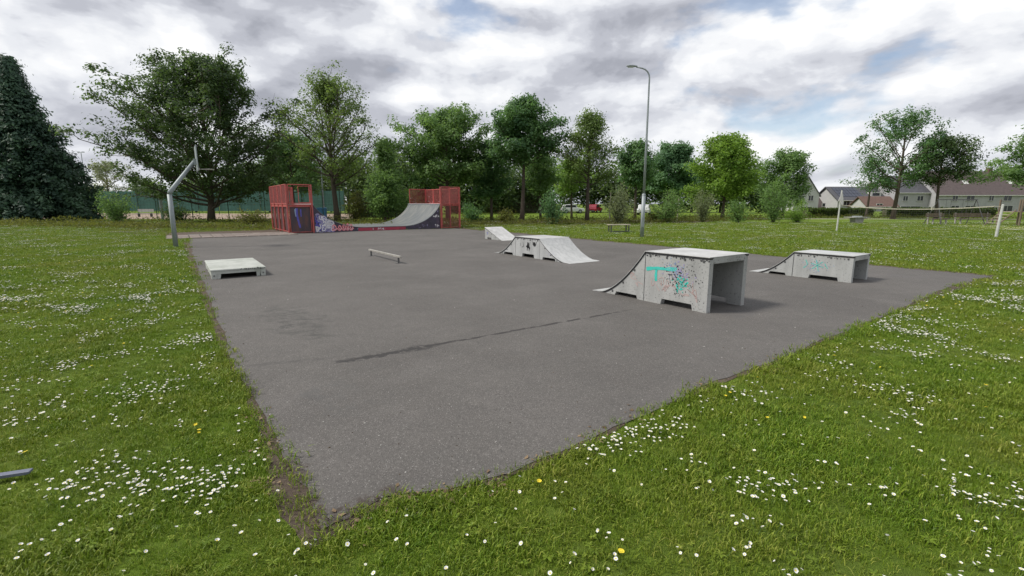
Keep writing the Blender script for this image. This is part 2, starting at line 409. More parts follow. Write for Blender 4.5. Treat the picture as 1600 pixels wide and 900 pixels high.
# ------------------------------------------------------------------ ground
def sheet(name, pts, z, m, kind='structure', label=None, cat=None):
    me = bpy.data.meshes.new(name); me.from_pydata([(x, y, z) for x, y in pts], [], [tuple(range(len(pts)))]); me.materials.append(m)
    import bmesh
    bm = bmesh.new(); bm.from_mesh(me)
    for f in bm.faces:
        if f.normal.z < 0: f.normal_flip()
    bm.to_mesh(me); bm.free()
    o = bpy.data.objects.new(name, me); COL.objects.link(o)
    return tag(o, label, cat, None, kind)
sheet('lawn', [(-900, -60), (900, -60), (900, 1400), (-900, 1400)], 0, M['turf'])
def rough(pts, step, amp, seed, closed=True):
    """densify a polygon and jitter its edge the way turf creeps over paving"""
    outp = []
    n = len(pts)
    for i in range(n):
        a = Vector(pts[i]); b = Vector(pts[(i + 1) % n]); d = b - a; L = d.length
        k = max(1, int(L / step)); nr = Vector((-d.y, d.x)).normalized()
        for j in range(k):
            p = a + d * (j / k)
            s1 = mnoise.noise(Vector((p.x * 1.3 + seed, p.y * 1.3, 0))) * amp + mnoise.noise(Vector((p.x * 6 + seed, p.y * 6, 3))) * amp * .5
            outp.append(tuple(p + nr * s1))
    return outp
edge_px = [(500, 832), (462, 752), (441, 700), (414, 650), (388, 600), (372, 578), (354, 540), (332, 480), (313, 430), (303, 402), (297, 381)]
far_px = [(1552, 432), (1480, 449), (1400, 485), (1300, 526), (1200, 570), (1100, 605), (1000, 649), (930, 681), (850, 716), (780, 746), (700, 768), (640, 771), (600, 777), (545, 812)]
pad_px = edge_px + [(293, 366), (500, 362), (712, 357), (800, 364.5), (905, 374), (1175, 397.5), (1365, 415.5)] + far_px
pad = rough([G(*p) for p in pad_px], .06, .06, 3)
asphalt = sheet('asphalt_pad', pad, .008, M['asphalt'])
cx = sum(p[0] for p in pad) / len(pad); cy = sum(p[1] for p in pad) / len(pad)
soil_px = [(480, 862), (414, 760), (412, 700), (402, 652), (366, 590), (340, 530), (318, 475), (301, 428), (285, 378), (712, 355), (1365, 413.5), (1562, 431), (1400, 488), (1200, 573.5), (1100, 610), (1000, 655), (930, 689), (850, 725), (780, 756), (700, 774), (640, 778), (610, 786), (555, 820)]
sheet('soil_margin', rough([G(*p) for p in soil_px], .1, .05, 11), .004, M['soil'])
# earth strip under the trees behind the pad
sheet('earth_strip', rough([(-24, 27.5), (-15.8, 23.0), (-9, 27.6), (-3.5, 31.2), (1, 32), (8, 34), (14, 38.5), (20, 46), (12, 47), (-4, 44), (-16, 41), (-30, 38)], .6, .5, 5), .004, M['soil'])
sheet('clay_court', [(-90, 52), (-17, 49), (-20, 74), (-100, 84)], .012, M['clay'])
sheet('sand_path', rough([G(1478, 351), G(1600, 355), (60, 39.5), (60, 35.0), G(1600, 359.5), G(1520, 356)], 1.0, .2, 8), .008, M['sand'])
a, b = Vector(G(812, 357.5)), Vector(G(1110, 350)); nr = Vector((-(b - a).y, (b - a).x)).normalized() * .12
sheet('painted_field_line', [tuple(a - nr), tuple(b - nr * 2), tuple(b + nr * 2), tuple(a + nr)], .009, M['paintline'])
a, b = Vector(G(1110, 342)), Vector(G(1600, 343))
sheet('far_path', [(a.x, a.y), (b.x, b.y), (b.x, b.y + 1.1), (a.x, a.y + 1.1)], .009, M['sand'])

# pavers at the far left end of the pad
pav = sheet('paved_strip', [tuple((Vector((-15.62, 21.35, 0)) + E2 * x + E1 * y).to_2d()) for x, y in ((0, 0), (5.6, 0), (5.6, 2.75), (0, 2.75))], .0125, M['joint'])
pm = MB(); w = .43
pm.add([(-w / 2, -w / 2, 0), (w / 2, -w / 2, 0), (w / 2, w / 2, 0), (-w / 2, w / 2, 0), (-w / 2 + .012, -w / 2 + .012, .035), (w / 2 - .012, -w / 2 + .012, .035), (w / 2 - .012, w / 2 - .012, .035), (-w / 2 + .012, w / 2 - .012, .035)],
       [(4, 5, 6, 7), (0, 1, 5, 4), (1, 2, 6, 5), (2, 3, 7, 6), (3, 0, 4, 7)])
pv0 = None
for i in range(12):
    for j in range(6):
        p = Vector((-15.62, 21.35, 0)) + E2 * (.02 + .233 + i * .466) + E1 * (.02 + .226 + j * .455)
        if pv0 is None: o = pv0 = pm.build('paver', M['paver'], pav)
        else:
            o = pv0.copy(); COL.objects.link(o); o.parent = pav
        o.location = (p.x, p.y, .006 + random.uniform(-.006, .006)); o.rotation_euler = (random.uniform(-.012, .012), random.uniform(-.012, .012), PADROT + random.uniform(-.02, .02))

# ------------------------------------------------------------------ skate elements
def curve_z(t, h, p=1.75):
    return h * (1 - t) ** p
def strokes(parent, name, m, lines, width, place):
    """spray-paint strokes as thin ribbons; place(u, v) gives the point on the surface"""
    mb = MB()
    for li in lines:
        wd = width
        if isinstance(li, dict): wd = li['w']; li = li['p']
        pts = [Vector((q[0], q[1])) for q in li]
        fine = []
        for i in range(len(pts) - 1):
            p0 = pts[max(i - 1, 0)]; p1 = pts[i]; p2 = pts[i + 1]; p3 = pts[min(i + 2, len(pts) - 1)]
            for k in range(4):
                s = k / 4
                fine.append(.5 * ((2 * p1) + (p2 - p0) * s + (2 * p0 - 5 * p1 + 4 * p2 - p3) * s * s + (3 * p1 - p0 - 3 * p2 + p3) * s ** 3))
        fine.append(pts[-1])
        vs = []
        for i, p in enumerate(fine):
            d = (fine[min(i + 1, len(fine) - 1)] - fine[max(i - 1, 0)])
            if d.length < 1e-6: d = Vector((1, 0))
            d.normalize(); nn = Vector((-d.y, d.x)) * wd * random.uniform(.4, .6)
            for q in (p + nn, p - nn): vs.append(place(q.x, q.y))
        mb.add(vs, [(2 * i, 2 * i + 1, 2 * i + 3, 2 * i + 2) for i in range(len(fine) - 1)])
    return tag(mb.build(name, m, parent), kind='stuff')
def splats(parent, name, m, n, umin, umax, vmin, vmax, smin, smax, place, seed, gauss=True):
    r = random.Random(seed); mb = MB()
    for _ in range(n):
        if gauss:
            u = min(max(r.gauss((umin + umax) / 2, (umax - umin) / 4.5), umin), umax); v = min(max(r.gauss((vmin + vmax) / 2, (vmax - vmin) / 4.5), vmin), vmax)
        else: u = r.uniform(umin, umax); v = r.uniform(vmin, vmax)
        s = r.uniform(smin, smax) ; k = r.randint(5, 8); a0 = r.uniform(0, 6); el = r.uniform(.35, 1); th = r.uniform(0, 3.14)
        vs = []
        for q in range(k):
            a_ = a0 + q * 6.283 / k; rr = s * r.uniform(.55, 1.15)
            x, y = rr * math.cos(a_), rr * el * math.sin(a_)
            vs.append(place(u + x * math.cos(th) - y * math.sin(th), v + x * math.sin(th) + y * math.cos(th)))
        mb.add(vs, [tuple(range(k))])
    return tag(mb.build(name, m, parent), kind='stuff')

def skate_element(name, loc, label, cat, W, h, segs, pm, deckm, wall=.09, foot=.16, cut=.095, lean=0.0, surfm=None, p=1.75):
    """segs: list of (kind, y0, y1) along local y: 'deck', 'up' (rises with y), 'down' (falls with y), 'kick'"""
    root = thing(name, loc, PADROT, label, cat)
    surfm = surfm or M['surface']
    for kind, y0, y1 in segs:
        L = y1 - y0
        def zt(y):
            t = (y - y0) / L
            if kind == 'deck': return h
            if kind == 'down': return curve_z(t, h, p)
            if kind == 'up': return curve_z(1 - t, h, p)
            return h * t                                   # kicker
        NS = 1 if kind in ('deck', 'kick') else 14
        ys = [y0 + L * i / NS for i in range(NS + 1)]
        ext = .10 if kind in ('up', 'down', 'kick') else 0
        # side panels
        g_ = .006
        for side in (0, 1):
            top = [(min(max(y, y0 + g_), y1 - g_), max(zt(y) - .02, .012)) for y in ys]
            # bottom edge with a foot at each end and a cut-out between
            if kind == 'deck':
                f0, f1 = y0 + .22 * L, y1 - .30 * L
                bot = [(y1 - g_, 0), (f1 + .012, 0), (f1 - .012, cut), (f0 + .012, cut), (f0 - .012, 0), (y0 + g_, 0)]
            elif kind == 'down':
                f0, f1 = y0 + foot * .9, y0 + .56 * L
                bot = [(y1 - .1 * L, .008), (f1 + .04, 0), (f1, cut * .75), (f0 + .012, cut * .75), (f0 - .012, 0), (y0 + g_, 0)]
                top = [q for q in top if q[0] < y1 - .1 * L]
            elif kind == 'up':
                f1, f0 = y1 - foot * .9, y1 - .56 * L
                bot = [(y1 - g_, 0), (f1 + .012, 0), (f1 - .012, cut * .75), (f0, cut * .75), (f0 - .04, 0), (y0 + .1 * L, .008)]
                top = [q for q in top if q[0] > y0 + .1 * L]
            else:
                f1, f0 = y1 - .22, y1 - .52
                bot = [(y1 - g_, 0), (f1, 0), (f1, cut), (f0, cut), (f0 - .03, 0), (y0 + .14, .008)]
                top = [(y0 + .14, zt(y0 + .14) - .02), (y1 - g_, h - .02)]
            x0, x1 = (0, wall) if side == 0 else (W - wall, W)
            MB().prism(top + bot, 'x', x0, x1).build('side_panel', pm, root, bevel=.006)
            # black edge under the sheet
            tv = []
            tt = [(y, max(zt(y), .012)) for y in ys]
            xo = (-.007, wall * .6) if side == 0 else (W - wall * .6, W + .007)
            poly = [(y, z - .004) for y, z in tt] + [(y, max(z - .034, .001)) for y, z in reversed(tt)]
            MB().prism(poly, 'x', xo[0], xo[1]).build('edge_trim', M['trim'], root)
            if side == 0:
                for yy in ([y0 + .1, y1 - .1, y0 + L * .36, y0 + L * .64] if kind == 'deck' else [y0 + L * .2, y0 + L * .42, y0 + L * .64] if kind == 'down' else [y0 + L * .36, y0 + L * .58, y0 + L * .8]):
                    zz = zt(yy) - .065
                    if zz > .03: MB().box((-.008, yy - .016, zz - .016), (0.0, yy + .016, zz + .016)).build('bolt_plate', M['bolt'], root)
        # riding sheet
        mb = MB()
        tt = [(y, max(zt(y), .016) + .006) for y in ys]
        if kind in ('down',): tt.append((y1 + ext, .010))
        if kind in ('up', 'kick'): tt.insert(0, (y0 - ext, .010))
        poly = tt + [(y, z - .010) for y, z in reversed(tt)]
        ov = .018
        mb.prism(poly, 'x', -ov, W + ov)
        o = mb.build('deck' if kind == 'deck' else 'ramp_surface', deckm if kind == 'deck' else surfm, root)
        if kind == 'deck':
            # cross beams that close the shell below the deck
            for ye in (y0, y1 - .07):
                MB().box((wall - .002, ye + .004, h - .10), (W - wall + .002, ye + .066, h - .006)).build('cross_beam', pm, root, bevel=.006)
    return root
# near box
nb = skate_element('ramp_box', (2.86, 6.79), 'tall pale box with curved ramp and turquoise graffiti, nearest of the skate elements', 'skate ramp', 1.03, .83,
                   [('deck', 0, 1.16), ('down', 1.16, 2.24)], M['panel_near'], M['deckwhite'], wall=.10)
PL = lambda off: (lambda u, v: (off, u, v))
pl = PL(-.003)
strokes(nb, 'graffiti', M['spray_teal'], [dict(w=.055, p=[(1.13, .545), (.95, .575), (.75, .585), (.55, .60)]), dict(w=.045, p=[(.93, .56), (.935, .45), (.925, .37)])], .05, pl)
splats(nb, 'graffiti', M['spray_teal'], 46, .30, .62, .26, .52, .008, .030, PL(-.0034), 3)
splats(nb, 'graffiti', M['spray_black'], 190, .10, .86, .20, .74, .003, .017, PL(-.0038), 4)
splats(nb, 'graffiti', M['spray_paleblue'], 60, .35, .85, .50, .76, .004, .018, PL(-.0042), 5)
rr = random.Random(9)
strokes(nb, 'graffiti', M['spray_pink'], [[(u + rr.gauss(0, .05), v + rr.gauss(0, .05)) for _ in range(5)] for u, v in ((1.38, .36), (1.30, .28), (.85, .38), (.70, .30), (.60, .34), (.42, .22), (.28, .30), (.20, .26), (.80, .25), (1.42, .42), (.50, .40), (.34, .40), (.95, .30))], .011, PL(-.0030))
strokes(nb, 'graffiti', M['spray_blue'], [[(.9, .62), (.94, .5), (.97, .4)], [(.88, .5), (1.0, .52)]], .03, lambda u, v: (1.03 - .10 - .003, .62 - (u - .9) * 1.0, v))
splats(nb, 'scuff', M['spray_black'], 40, .02, 1.14, .765, .80, .006, .022, PL(-.0046), 61, False)
splats(nb, 'scuff', M['spray_black'], 70, .02, 2.0, .02, .20, .003, .010, PL(-.0030), 62, False)
splats(nb, 'scuff', M['spray_lilac'], 60, .15, .8, .35, .72, .006, .022, PL(-.0032), 63)
splats(nb, 'scuff', M['spray_black'], 26, .0, 1.03, .70, .80, .004, .014, lambda u, v: (u, .0015, v), 64, False)
# far box
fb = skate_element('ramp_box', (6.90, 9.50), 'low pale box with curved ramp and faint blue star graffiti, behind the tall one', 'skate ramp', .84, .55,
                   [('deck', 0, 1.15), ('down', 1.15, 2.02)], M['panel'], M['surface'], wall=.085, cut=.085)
star = []
for k in range(6):
    a_ = k * math.pi / 3 + .3; star.append([(.66, .30), (.66 + .13 * math.cos(a_), .30 + .12 * math.sin(a_))])
strokes(fb, 'graffiti', M['spray_teal'], star + [[(.90, .40), (.86, .30), (.93, .22)], [(.52, .35), (.46, .25)]], .013, pl)
splats(fb, 'graffiti', M['spray_paleblue'], 60, .35, 1.05, .14, .46, .004, .016, PL(-.0036), 6)
splats(fb, 'graffiti', M['spray_black'], 40, .25, 1.05, .14, .46, .003, .010, PL(-.004), 7)
splats(fb, 'scuff', M['spray_black'], 34, .02, 1.13, .47, .52, .005, .018, PL(-.0042), 65, False)
# fun box
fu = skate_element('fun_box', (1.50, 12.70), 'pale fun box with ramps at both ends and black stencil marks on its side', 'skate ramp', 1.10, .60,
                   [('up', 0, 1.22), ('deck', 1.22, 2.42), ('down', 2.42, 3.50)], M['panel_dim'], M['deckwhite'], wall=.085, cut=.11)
splats(fu, 'graffiti', M['spray_black'], 34, 1.66, 1.86, .26, .46, .02, .045, pl, 8)
splats(fu, 'graffiti', M['spray_black'], 26, 1.38, 1.56, .36, .48, .012, .035, pl, 18)
strokes(fu, 'graffiti', M['spray_black'], [dict(w=.03, p=[(1.72, .30), (1.71, .2)]), dict(w=.03, p=[(1.80, .30), (1.81, .21)]), dict(w=.018, p=[(2.02, .45), (2.0, .33), (2.07, .30)]), dict(w=.014, p=[(2.16, .42), (2.14, .32)]), dict(w=.02, p=[(1.36, .5), (1.44, .36), (1.55, .50)])], .02, pl)
splats(fu, 'scuff', M['spray_black'], 30, 1.24, 2.4, .53, .57, .006, .022, PL(-.0034), 66, False)
splats(fu, 'scuff', M['spray_lilac'], 18, .35, 1.0, .08, .3, .005, .015, PL(-.003), 67)
# kicker
ki = skate_element('kicker_ramp', (-.46, 20.72), 'small white wedge kicker ramp at the far end near the halfpipe', 'skate ramp', .92, .53, [('kick', 0, 1.36)], M['panel'], M['deckwhite'], wall=.06, cut=.09, surfm=M['deckwhite'])
MB().box((.06, 1.31, .08), (.86, 1.345, .50)).build('back_panel', M['panel'], ki)
strokes(ki, 'graffiti', M['spray_blue'], [[(1.15, .2), (1.1, .3), (1.2, .28)]], .03, pl)
# low platform
pf = thing('grind_platform', (-6.40, 9.97), PADROT, 'low off-white manual platform on short feet by the left turf edge', 'skate platform')
W_, L_, H_ = 1.04, 2.15, .205
MB().box((-.012, -.012, H_ - .035), (W_ + .012, L_ + .012, H_)).build('deck', M['platewhite'], pf, bevel=.008)
for x0, x1 in ((0, .10), (W_ - .10, W_)):
    MB().prism([(0, 0), (.22, 0), (.24, .05), (L_ - .24, .05), (L_ - .22, 0), (L_, 0), (L_, H_ - .037), (0, H_ - .037)], 'x', x0, x1).build('side_panel', M['platewhite'], pf, bevel=.005)
for y0 in (0.004, L_ - .064):
    MB().box((.102, y0, H_ - .095), (W_ - .102, y0 + .06, H_ - .037)).build('cross_beam', M['platewhite'], pf)
for x0 in (.102, W_ - .182):
    MB().prism([(x0, 0.001), (x0 + .06, .001), (x0 + .08, H_ - .097), (x0, H_ - .097)], 'y', .006, .06).build('foot', M['platewhite'], pf)
for x in (.05, W_ - .05): MB().box((x - .014, -.004, .06), (x + .014, 0, .09)).build('bolt_plate', M['bolt'], pf)
splats(pf, 'scuff', M['spray_black'], 26, .55, W_, H_ - .03, H_ - .004, .006, .02, lambda u, v: (u, -.0135, v), 12, False)
# grind rail
gr = thing('grind_rail', G(624, 412), PADROT, 'low steel grind rail standing on two short posts', 'grind rail')
MB().box((-.03, -.12, .165), (.03, 2.40, .215)).build('rail', M['railsteel'], gr, bevel=.006)
for y in (.05, 2.25):
    MB().box((-.02, y - .02, 0.008), (.02, y + .02, .165)).build('post', M['bolt'], gr)
    MB().box((-.09, y - .06, 0.0085), (.09, y + .06, .016)).build('base_plate', M['bolt'], gr)

# halfpipe -------------------------------------------------------------------
hp_loc = G(452, 365)
hp = thing('halfpipe', hp_loc, PADROT, 'graffitied steel halfpipe with red railed platforms at both ends', 'halfpipe')
def tpx(px):            # distance along the front line for a photo column
    lo, hi = 0, 20
    for _ in range(50):
        m_ = (lo + hi) / 2; X = hp_loc[0] + E2.x * m_; Y = hp_loc[1] + E2.y * m_
        if 800 + F * X / (Y * cp + CH * sp) < px: lo = m_
        else: hi = m_
    return lo
xA, xB, xC, xD, xE = tpx(492), tpx(572), tpx(632), tpx(688), tpx(718)
HPW, PH, FZ = 5.0, 1.55, .24
def arc(x0, x1, z0, z1, up):          # quarter-like transition
    pts = []
    for i in range(17):
        t = i / 16
        a_ = t * math.radians(68)
        u = math.sin(a_) / math.sin(math.radians(68)); v = (1 - math.cos(a_)) / (1 - math.cos(math.radians(68)))
        pts.append((x0 + (x1 - x0) * u, z0 + (z1 - z0) * v))
    return pts
left_arc = arc(xB, xA, FZ, PH, True)[::-1]     # from platform down to the flat
right_arc = arc(xC, xD, FZ, PH, True)
for y0, y1 in ((0, .06), (HPW - .06, HPW)):
    MB().prism([(x, z - .03) for x, z in left_arc] + [(xB, .008), (xA, .008)], 'y', y0, y1).build('side_board', M['hpside'], hp)
    MB().prism([(x, z - .03) for x, z in right_arc] + [(xD, .008), (xC, .008)], 'y', y0, y1).build('side_board', M['hpside'], hp)
    xm0, xm1 = tpx(560), tpx(634)
    MB().box((xB + .003, y0, .008), (xC - .003, y1, FZ - .03)).build('side_board', M['hpside'], hp)
MB().box((tpx(560), -.006, .02), (tpx(634), -.001, FZ - .034)).build('red_board', M['lightred'], hp)
prof = left_arc + right_arc
MB().prism(prof + [(x, z - .028) for x, z in reversed(prof)], 'y', -.03, HPW + .03).build('riding_surface', M['hpsteel'], hp, smooth=False)
for x in (xA, xD):
    MB().tube([(x, -.03, PH + .01), (x, HPW + .03, PH + .01)], .035, 8).build('coping', M['steel'], hp)
# platforms
for x0, x1 in ((0, xA - .01), (xD + .01, xE)):
    MB().box((x0, 0, PH - .09), (x1, HPW, PH - .01)).build('platform_deck', M['redsteel'], hp)
def infill(parent, origin, ux, w_, h_, m, sp_=.055, th=.014, name='mesh_infill'):
    mb = MB(); o_ = Vector(origin); ux = Vector(ux)
    n_ = Vector((-ux.y, ux.x, 0)) * .004
    def bar(p, q, wv):
        vs = [p - wv - n_, p + wv - n_, q + wv - n_, q - wv - n_, p - wv + n_, p + wv + n_, q + wv + n_, q - wv + n_]
        mb.add(vs, [(0, 1, 2, 3), (4, 7, 6, 5), (0, 4, 5, 1), (1, 5, 6, 2), (2, 6, 7, 3), (3, 7, 4, 0)])
    k = int(w_ / sp_)
    for i in range(1, k): bar(o_ + ux * (w_ * i / k), o_ + ux * (w_ * i / k) + Vector((0, 0, h_)), ux * th / 2)
    k = int(h_ / sp_)
    for i in range(1, k): bar(o_ + Vector((0, 0, h_ * i / k)), o_ + ux * w_ + Vector((0, 0, h_ * i / k)), Vector((0, 0, th / 2)))
    return tag(mb.build(name, m, parent), kind='stuff')
def rail_panel(parent, p0, p1, z0, z1, m, fill=True, r=.028, dense=.055, th=.014):
    p0 = Vector(p0); p1 = Vector(p1); d = (p1 - p0); L = d.length; ux = d.normalized()
    ins = ux * .05
    pts = [p0 + ins + Vector((0, 0, z0)), p1 - ins + Vector((0, 0, z0)), p1 - ins + Vector((0, 0, z1)), p0 + ins + Vector((0, 0, z1)), p0 + ins + Vector((0, 0, z0))]
    o = MB()
    for i in range(4): o.tube([pts[i], pts[i + 1]], r, 6)
    fr = o.build('rail_panel', m, parent)
    if fill: infill(fr, pts[0], ux, L - .1, z1 - z0, M['meshred'], dense, th)
RT = 2.62
def post(x, y, z0, z1, r=.04): MB().box((x - r, y - r, z0), (x + r, y + r, z1)).build('post', M['redsteel'], hp)
# left tower
xs_l = [0, xA - .06]
for x in xs_l: post(x, -.05, .008, RT)
ysl = [0, 1.25, 2.5, 3.75, HPW]
for y in ysl[1:]: post(0, y + .03, .008, RT)
post(xA - .06, HPW + .05, .008, RT)
rail_panel(hp, (.04, -.05, 0), (xA - .1, -.05, 0), PH + .06, RT - .02, M['redsteel'], False)
rail_panel(hp, (.55, -.052, 0), (xA - .1, -.052, 0), PH + .10, RT - .10, M['redsteel'], False, .018)
for i in range(4):
    rail_panel(hp, (0, ysl[i] + .03, 0), (0, ysl[i + 1] + .03, 0), PH + .04, RT - .02, M['redsteel'], True, .028, .055, .016)
    rail_panel(hp, (0, ysl[i] + .03, 0), (0, ysl[i + 1] + .03, 0), .1, PH - .12, M['redsteel'], False, .022)
    MB().box((.05, ysl[i] + .1, .12), (.056, ysl[i + 1] - .03, PH - .14)).build('dark_board', M['darkred'], hp)
rail_panel(hp, (.04, HPW + .05, 0), (xA - .1, HPW + .05, 0), PH + .06, RT - .02, M['redsteel'], True)
MB().box((.10, -.02, .06), (xA - .14, -.008, PH - .12)).build('front_board', M['hppanel'], hp)
rail_panel(hp, (.04, -.05, 0), (xA - .1, -.05, 0), .06, PH - .12, M['redsteel'], False, .024)
# right tower
post(xD + .05, -.05, .008, RT + .04); post(xE, -.05, .008, RT + .04)
for y in ysl[1:]: post(xE, y + .03, .008, RT)
rail_panel(hp, (xD + .08, -.05, 0), (xE, -.05, 0), PH + .05, RT + .02, M['redsteel'], True, .03, .05, .014)
rail_panel(hp, (xD + .08, -.05, 0), (xE, -.05, 0), .06, PH - .06, M['redsteel'], True, .026, .06, .013)
MB().tube([((xD + xE) / 2 + .02, -.05, .06), ((xD + xE) / 2 + .02, -.05, RT)], .022, 6).build('middle_bar', M['redsteel'], hp)
for i in range(4):
    rail_panel(hp, (xE, ysl[i] + .03, 0), (xE, ysl[i + 1] + .03, 0), PH + .05, RT - .04, M['redsteel'], True, .03, .05, .013)
    if i in (1, 2, 3): rail_panel(hp, (xE, ysl[i] + .03, 0), (xE, ysl[i + 1] + .03, 0), .1, PH - .1, M['redsteel'], False, .022)
rail_panel(hp, (xD + .08, HPW + .05, 0), (xE, HPW + .05, 0), PH + .05, RT, M['redsteel'], True)
# graffiti on the halfpipe
hpl = lambda off: (lambda u, v: (u, off, v))
def under_left(u):
    for i in range(len(left_arc) - 1):
        if left_arc[i][0] <= u <= left_arc[i + 1][0]:
            a_, b_ = left_arc[i], left_arc[i + 1]; return a_[1] + (b_[1] - a_[1]) * (u - a_[0]) / max(1e-6, b_[0] - a_[0])
    return FZ
rr = random.Random(21)
def scrawl(n, u0, u1, v0, top, w_, cols, off):
    for cname in cols:
        ls = []
        for _ in range(n):
            u = rr.uniform(u0, u1); vm = top(u) - .16
            if vm < v0 + .05: continue
            v = rr.uniform(v0, vm)
            loop = []
            a0 = rr.uniform(0, 6)
            for k in range(rr.randint(4, 7)):
                loop.append((min(max(u + .11 * math.cos(a0 + k * 1.1) + rr.gauss(0, .03), u0), u1), min(max(v + .13 * math.sin(a0 + k * 1.1) + rr.gauss(0, .04), .04), top(u) - .08)))
            ls.append(loop)
        if ls: strokes(hp, 'graffiti', M['spray_' + cname], ls, w_, hpl(off)); off -= .0006
scrawl(20, xA + .08, xA + 1.05, .1, under_left, .045, ['blue', 'white', 'blue', 'lilac', 'white'], -.003)
# looping red script with a pale outline
scr = []
u = xA + .92
for k, (hgt, wd) in enumerate(((.30, .34), (.26, .26), (.34, .22), (.36, .18), (.30, .24))):
    scr.append([(u, .16), (u + wd * .2, .10), (u + wd * .6, .12), (u + wd * .7, .10 + hgt * .6), (u + wd * .4, .10 + hgt), (u + wd * .15, .10 + hgt * .6), (u + wd * .5, .14), (u + wd, .2)])
    u += wd
strokes(hp, 'graffiti', M['spray_redpaint'], scr, .07, hpl(-.0065))
strokes(hp, 'graffiti', M['spray_white'], scr, .018, hpl(-.0075))
strokes(hp, 'graffiti', M['spray_paleblue'], [[(xB - .5, .12), (xB - .42, .2), (xB - .34, .12)], [(xB - .28, .12), (xB - .2, .19), (xB - .12, .1)], [(xB - .05, .2), (xB - .04, .1)]], .03, hpl(-.003))
# white letters on the red board: "I Me"
ml = tpx(583)
strokes(hp, 'lettering', M['spray_white'], [[(ml, .18), (ml + .01, .07)], [(ml + .30, .06), (ml + .34, .18), (ml + .40, .09), (ml + .47, .18), (ml + .50, .06)], [(ml + .56, .11), (ml + .66, .12), (ml + .62, .155), (ml + .57, .11), (ml + .62, .07), (ml + .68, .08)], [(ml + .74, .14), (ml + .75, .135)], [(ml + .74, .08), (ml + .75, .075)]], .026, hpl(-.0085))
def blob(n, u0, u1, v0, v1, m, s, seed): splats(hp, 'graffiti', M[m], n, u0, u1, v0, v1, s * .4, s, hpl(-.004), seed)
blob(10, xD - .52, xD - .12, .70, .92, 'spray_white', .075, 31); blob(8, xD - .34, xD - .06, .10, .28, 'spray_white', .085, 32); blob(5, xD - .2, xD - .06, 1.02, 1.22, 'spray_lilac', .05, 33)
blob(20, xC + .5, xD - .3, .1, .35, 'spray_lilac', .03, 34)
for k, (m_, s_) in enumerate((('spray_paleblue', .07), ('spray_blue', .09))):
    strokes(hp, 'graffiti', M[m_], [dict(w=s_, p=[(.42 + k * .05, 1.35), (.46, 1.0), (.52, .6), (.58, .3)]), dict(w=s_ * .7, p=[(.36 + k * .3, 1.3), (.4 + k * .26, .9)])], .05, hpl(-.0215 - .001 * k))

# basketball post ---------------------------------------------------------------
bb = thing('basketball_hoop', (-12.42, 17.5), PADROT, 'grey steel basketball post with bent arm, backboard seen edge-on at the turf edge', 'basketball hoop')
MB().tube([(0, 0, 0), (0, 0, 1.0), (0, 0, 1.93)], [.080, .078, .076], 14).build('post', M['steel'], bb, smooth=True)
MB().tube([(0, 0, 1.93), (.03, 0, 2.02), (.86, 0, 3.12)], [.076, .076, .058], 14).build('arm', M['steel'], bb, smooth=True)
MB().box((.93, -.55, 2.78), (.96, .55, 3.68)).build('backboard', M['steel'], bb, bevel=.006)
MB().box((.84, -.1, 3.0), (.929, .1, 3.22)).build('bracket', M['steel'], bb)
rim = [(1.24 + .23 * math.cos(k * math.pi / 10), .23 * math.sin(k * math.pi / 10), 2.86) for k in range(21)]
MB().tube(rim, .011, 6, caps=False).build('rim', M['railsteel'], bb)
MB().box((.96, -.05, 2.82), (1.02, .05, 2.90)).build('rim_bracket', M['railsteel'], bb)
# street lamp -------------------------------------------------------------------
lp = thing('street_lamp', (6.23, 22.8), 0, 'tall grey street lamp with curved arm, standing on the lawn beyond the pad', 'street lamp')
MB().tube([(0, 0, 0), (0, 0, .9), (0, 0, 2.0)], [.095, .09, .088], 14).build('base_section', M['steel'], lp, smooth=True)
MB().box((-.05, -.1, .5), (.05, -.08, .95)).build('access_door', M['steel'], lp, bevel=.004)
MB().tube([(0, 0, 2.0), (0, 0, 2.06)], [.097, .066], 14).build('collar', M['steel'], lp)
arm = [(0, 0, 2.06), (0, 0, 4.6), (0, 0, 7.2)] + [(-.42 + .42 * math.cos(a_), 0, 7.2 + .42 * math.sin(a_)) for a_ in [math.radians(d_) for d_ in (20, 40, 60, 80)]] + [(-.62, 0, 7.67)]
MB().tube(arm, [.063, .05, .036, .034, .034, .033, .032, .030], 10).build('pole', M['steel'], lp, smooth=True)
hd = MB()
prf = [(-.58, .03, .035), (-.66, .07, .05), (-.78, .10, .065), (-.92, .095, .06), (-1.04, .06, .035), (-1.08, .02, .01)]
vs = []; fs = []
for x, wy, hz in prf:
    for k in range(10):
        a_ = k * 2 * math.pi / 10
        vs.append((x, wy * math.cos(a_), 7.69 + .09 * (-(x + .58)) * .5 + hz * (math.sin(a_) if math.sin(a_) > 0 else .5 * math.sin(a_))))
for i in range(len(prf) - 1):
    for k in range(10): fs.append((i * 10 + k, i * 10 + (k + 1) % 10, (i + 1) * 10 + (k + 1) % 10, (i + 1) * 10 + k))
fs += [tuple(range(9, -1, -1)), tuple(range(50, 60))]
hd.add(vs, fs); hd.build('lamp_head', M['steel'], lp, smooth=True)
MB().box((-1.0, -.06, 7.655), (-.74, .06, 7.672)).build('lamp_lens', M['lens'], lp)

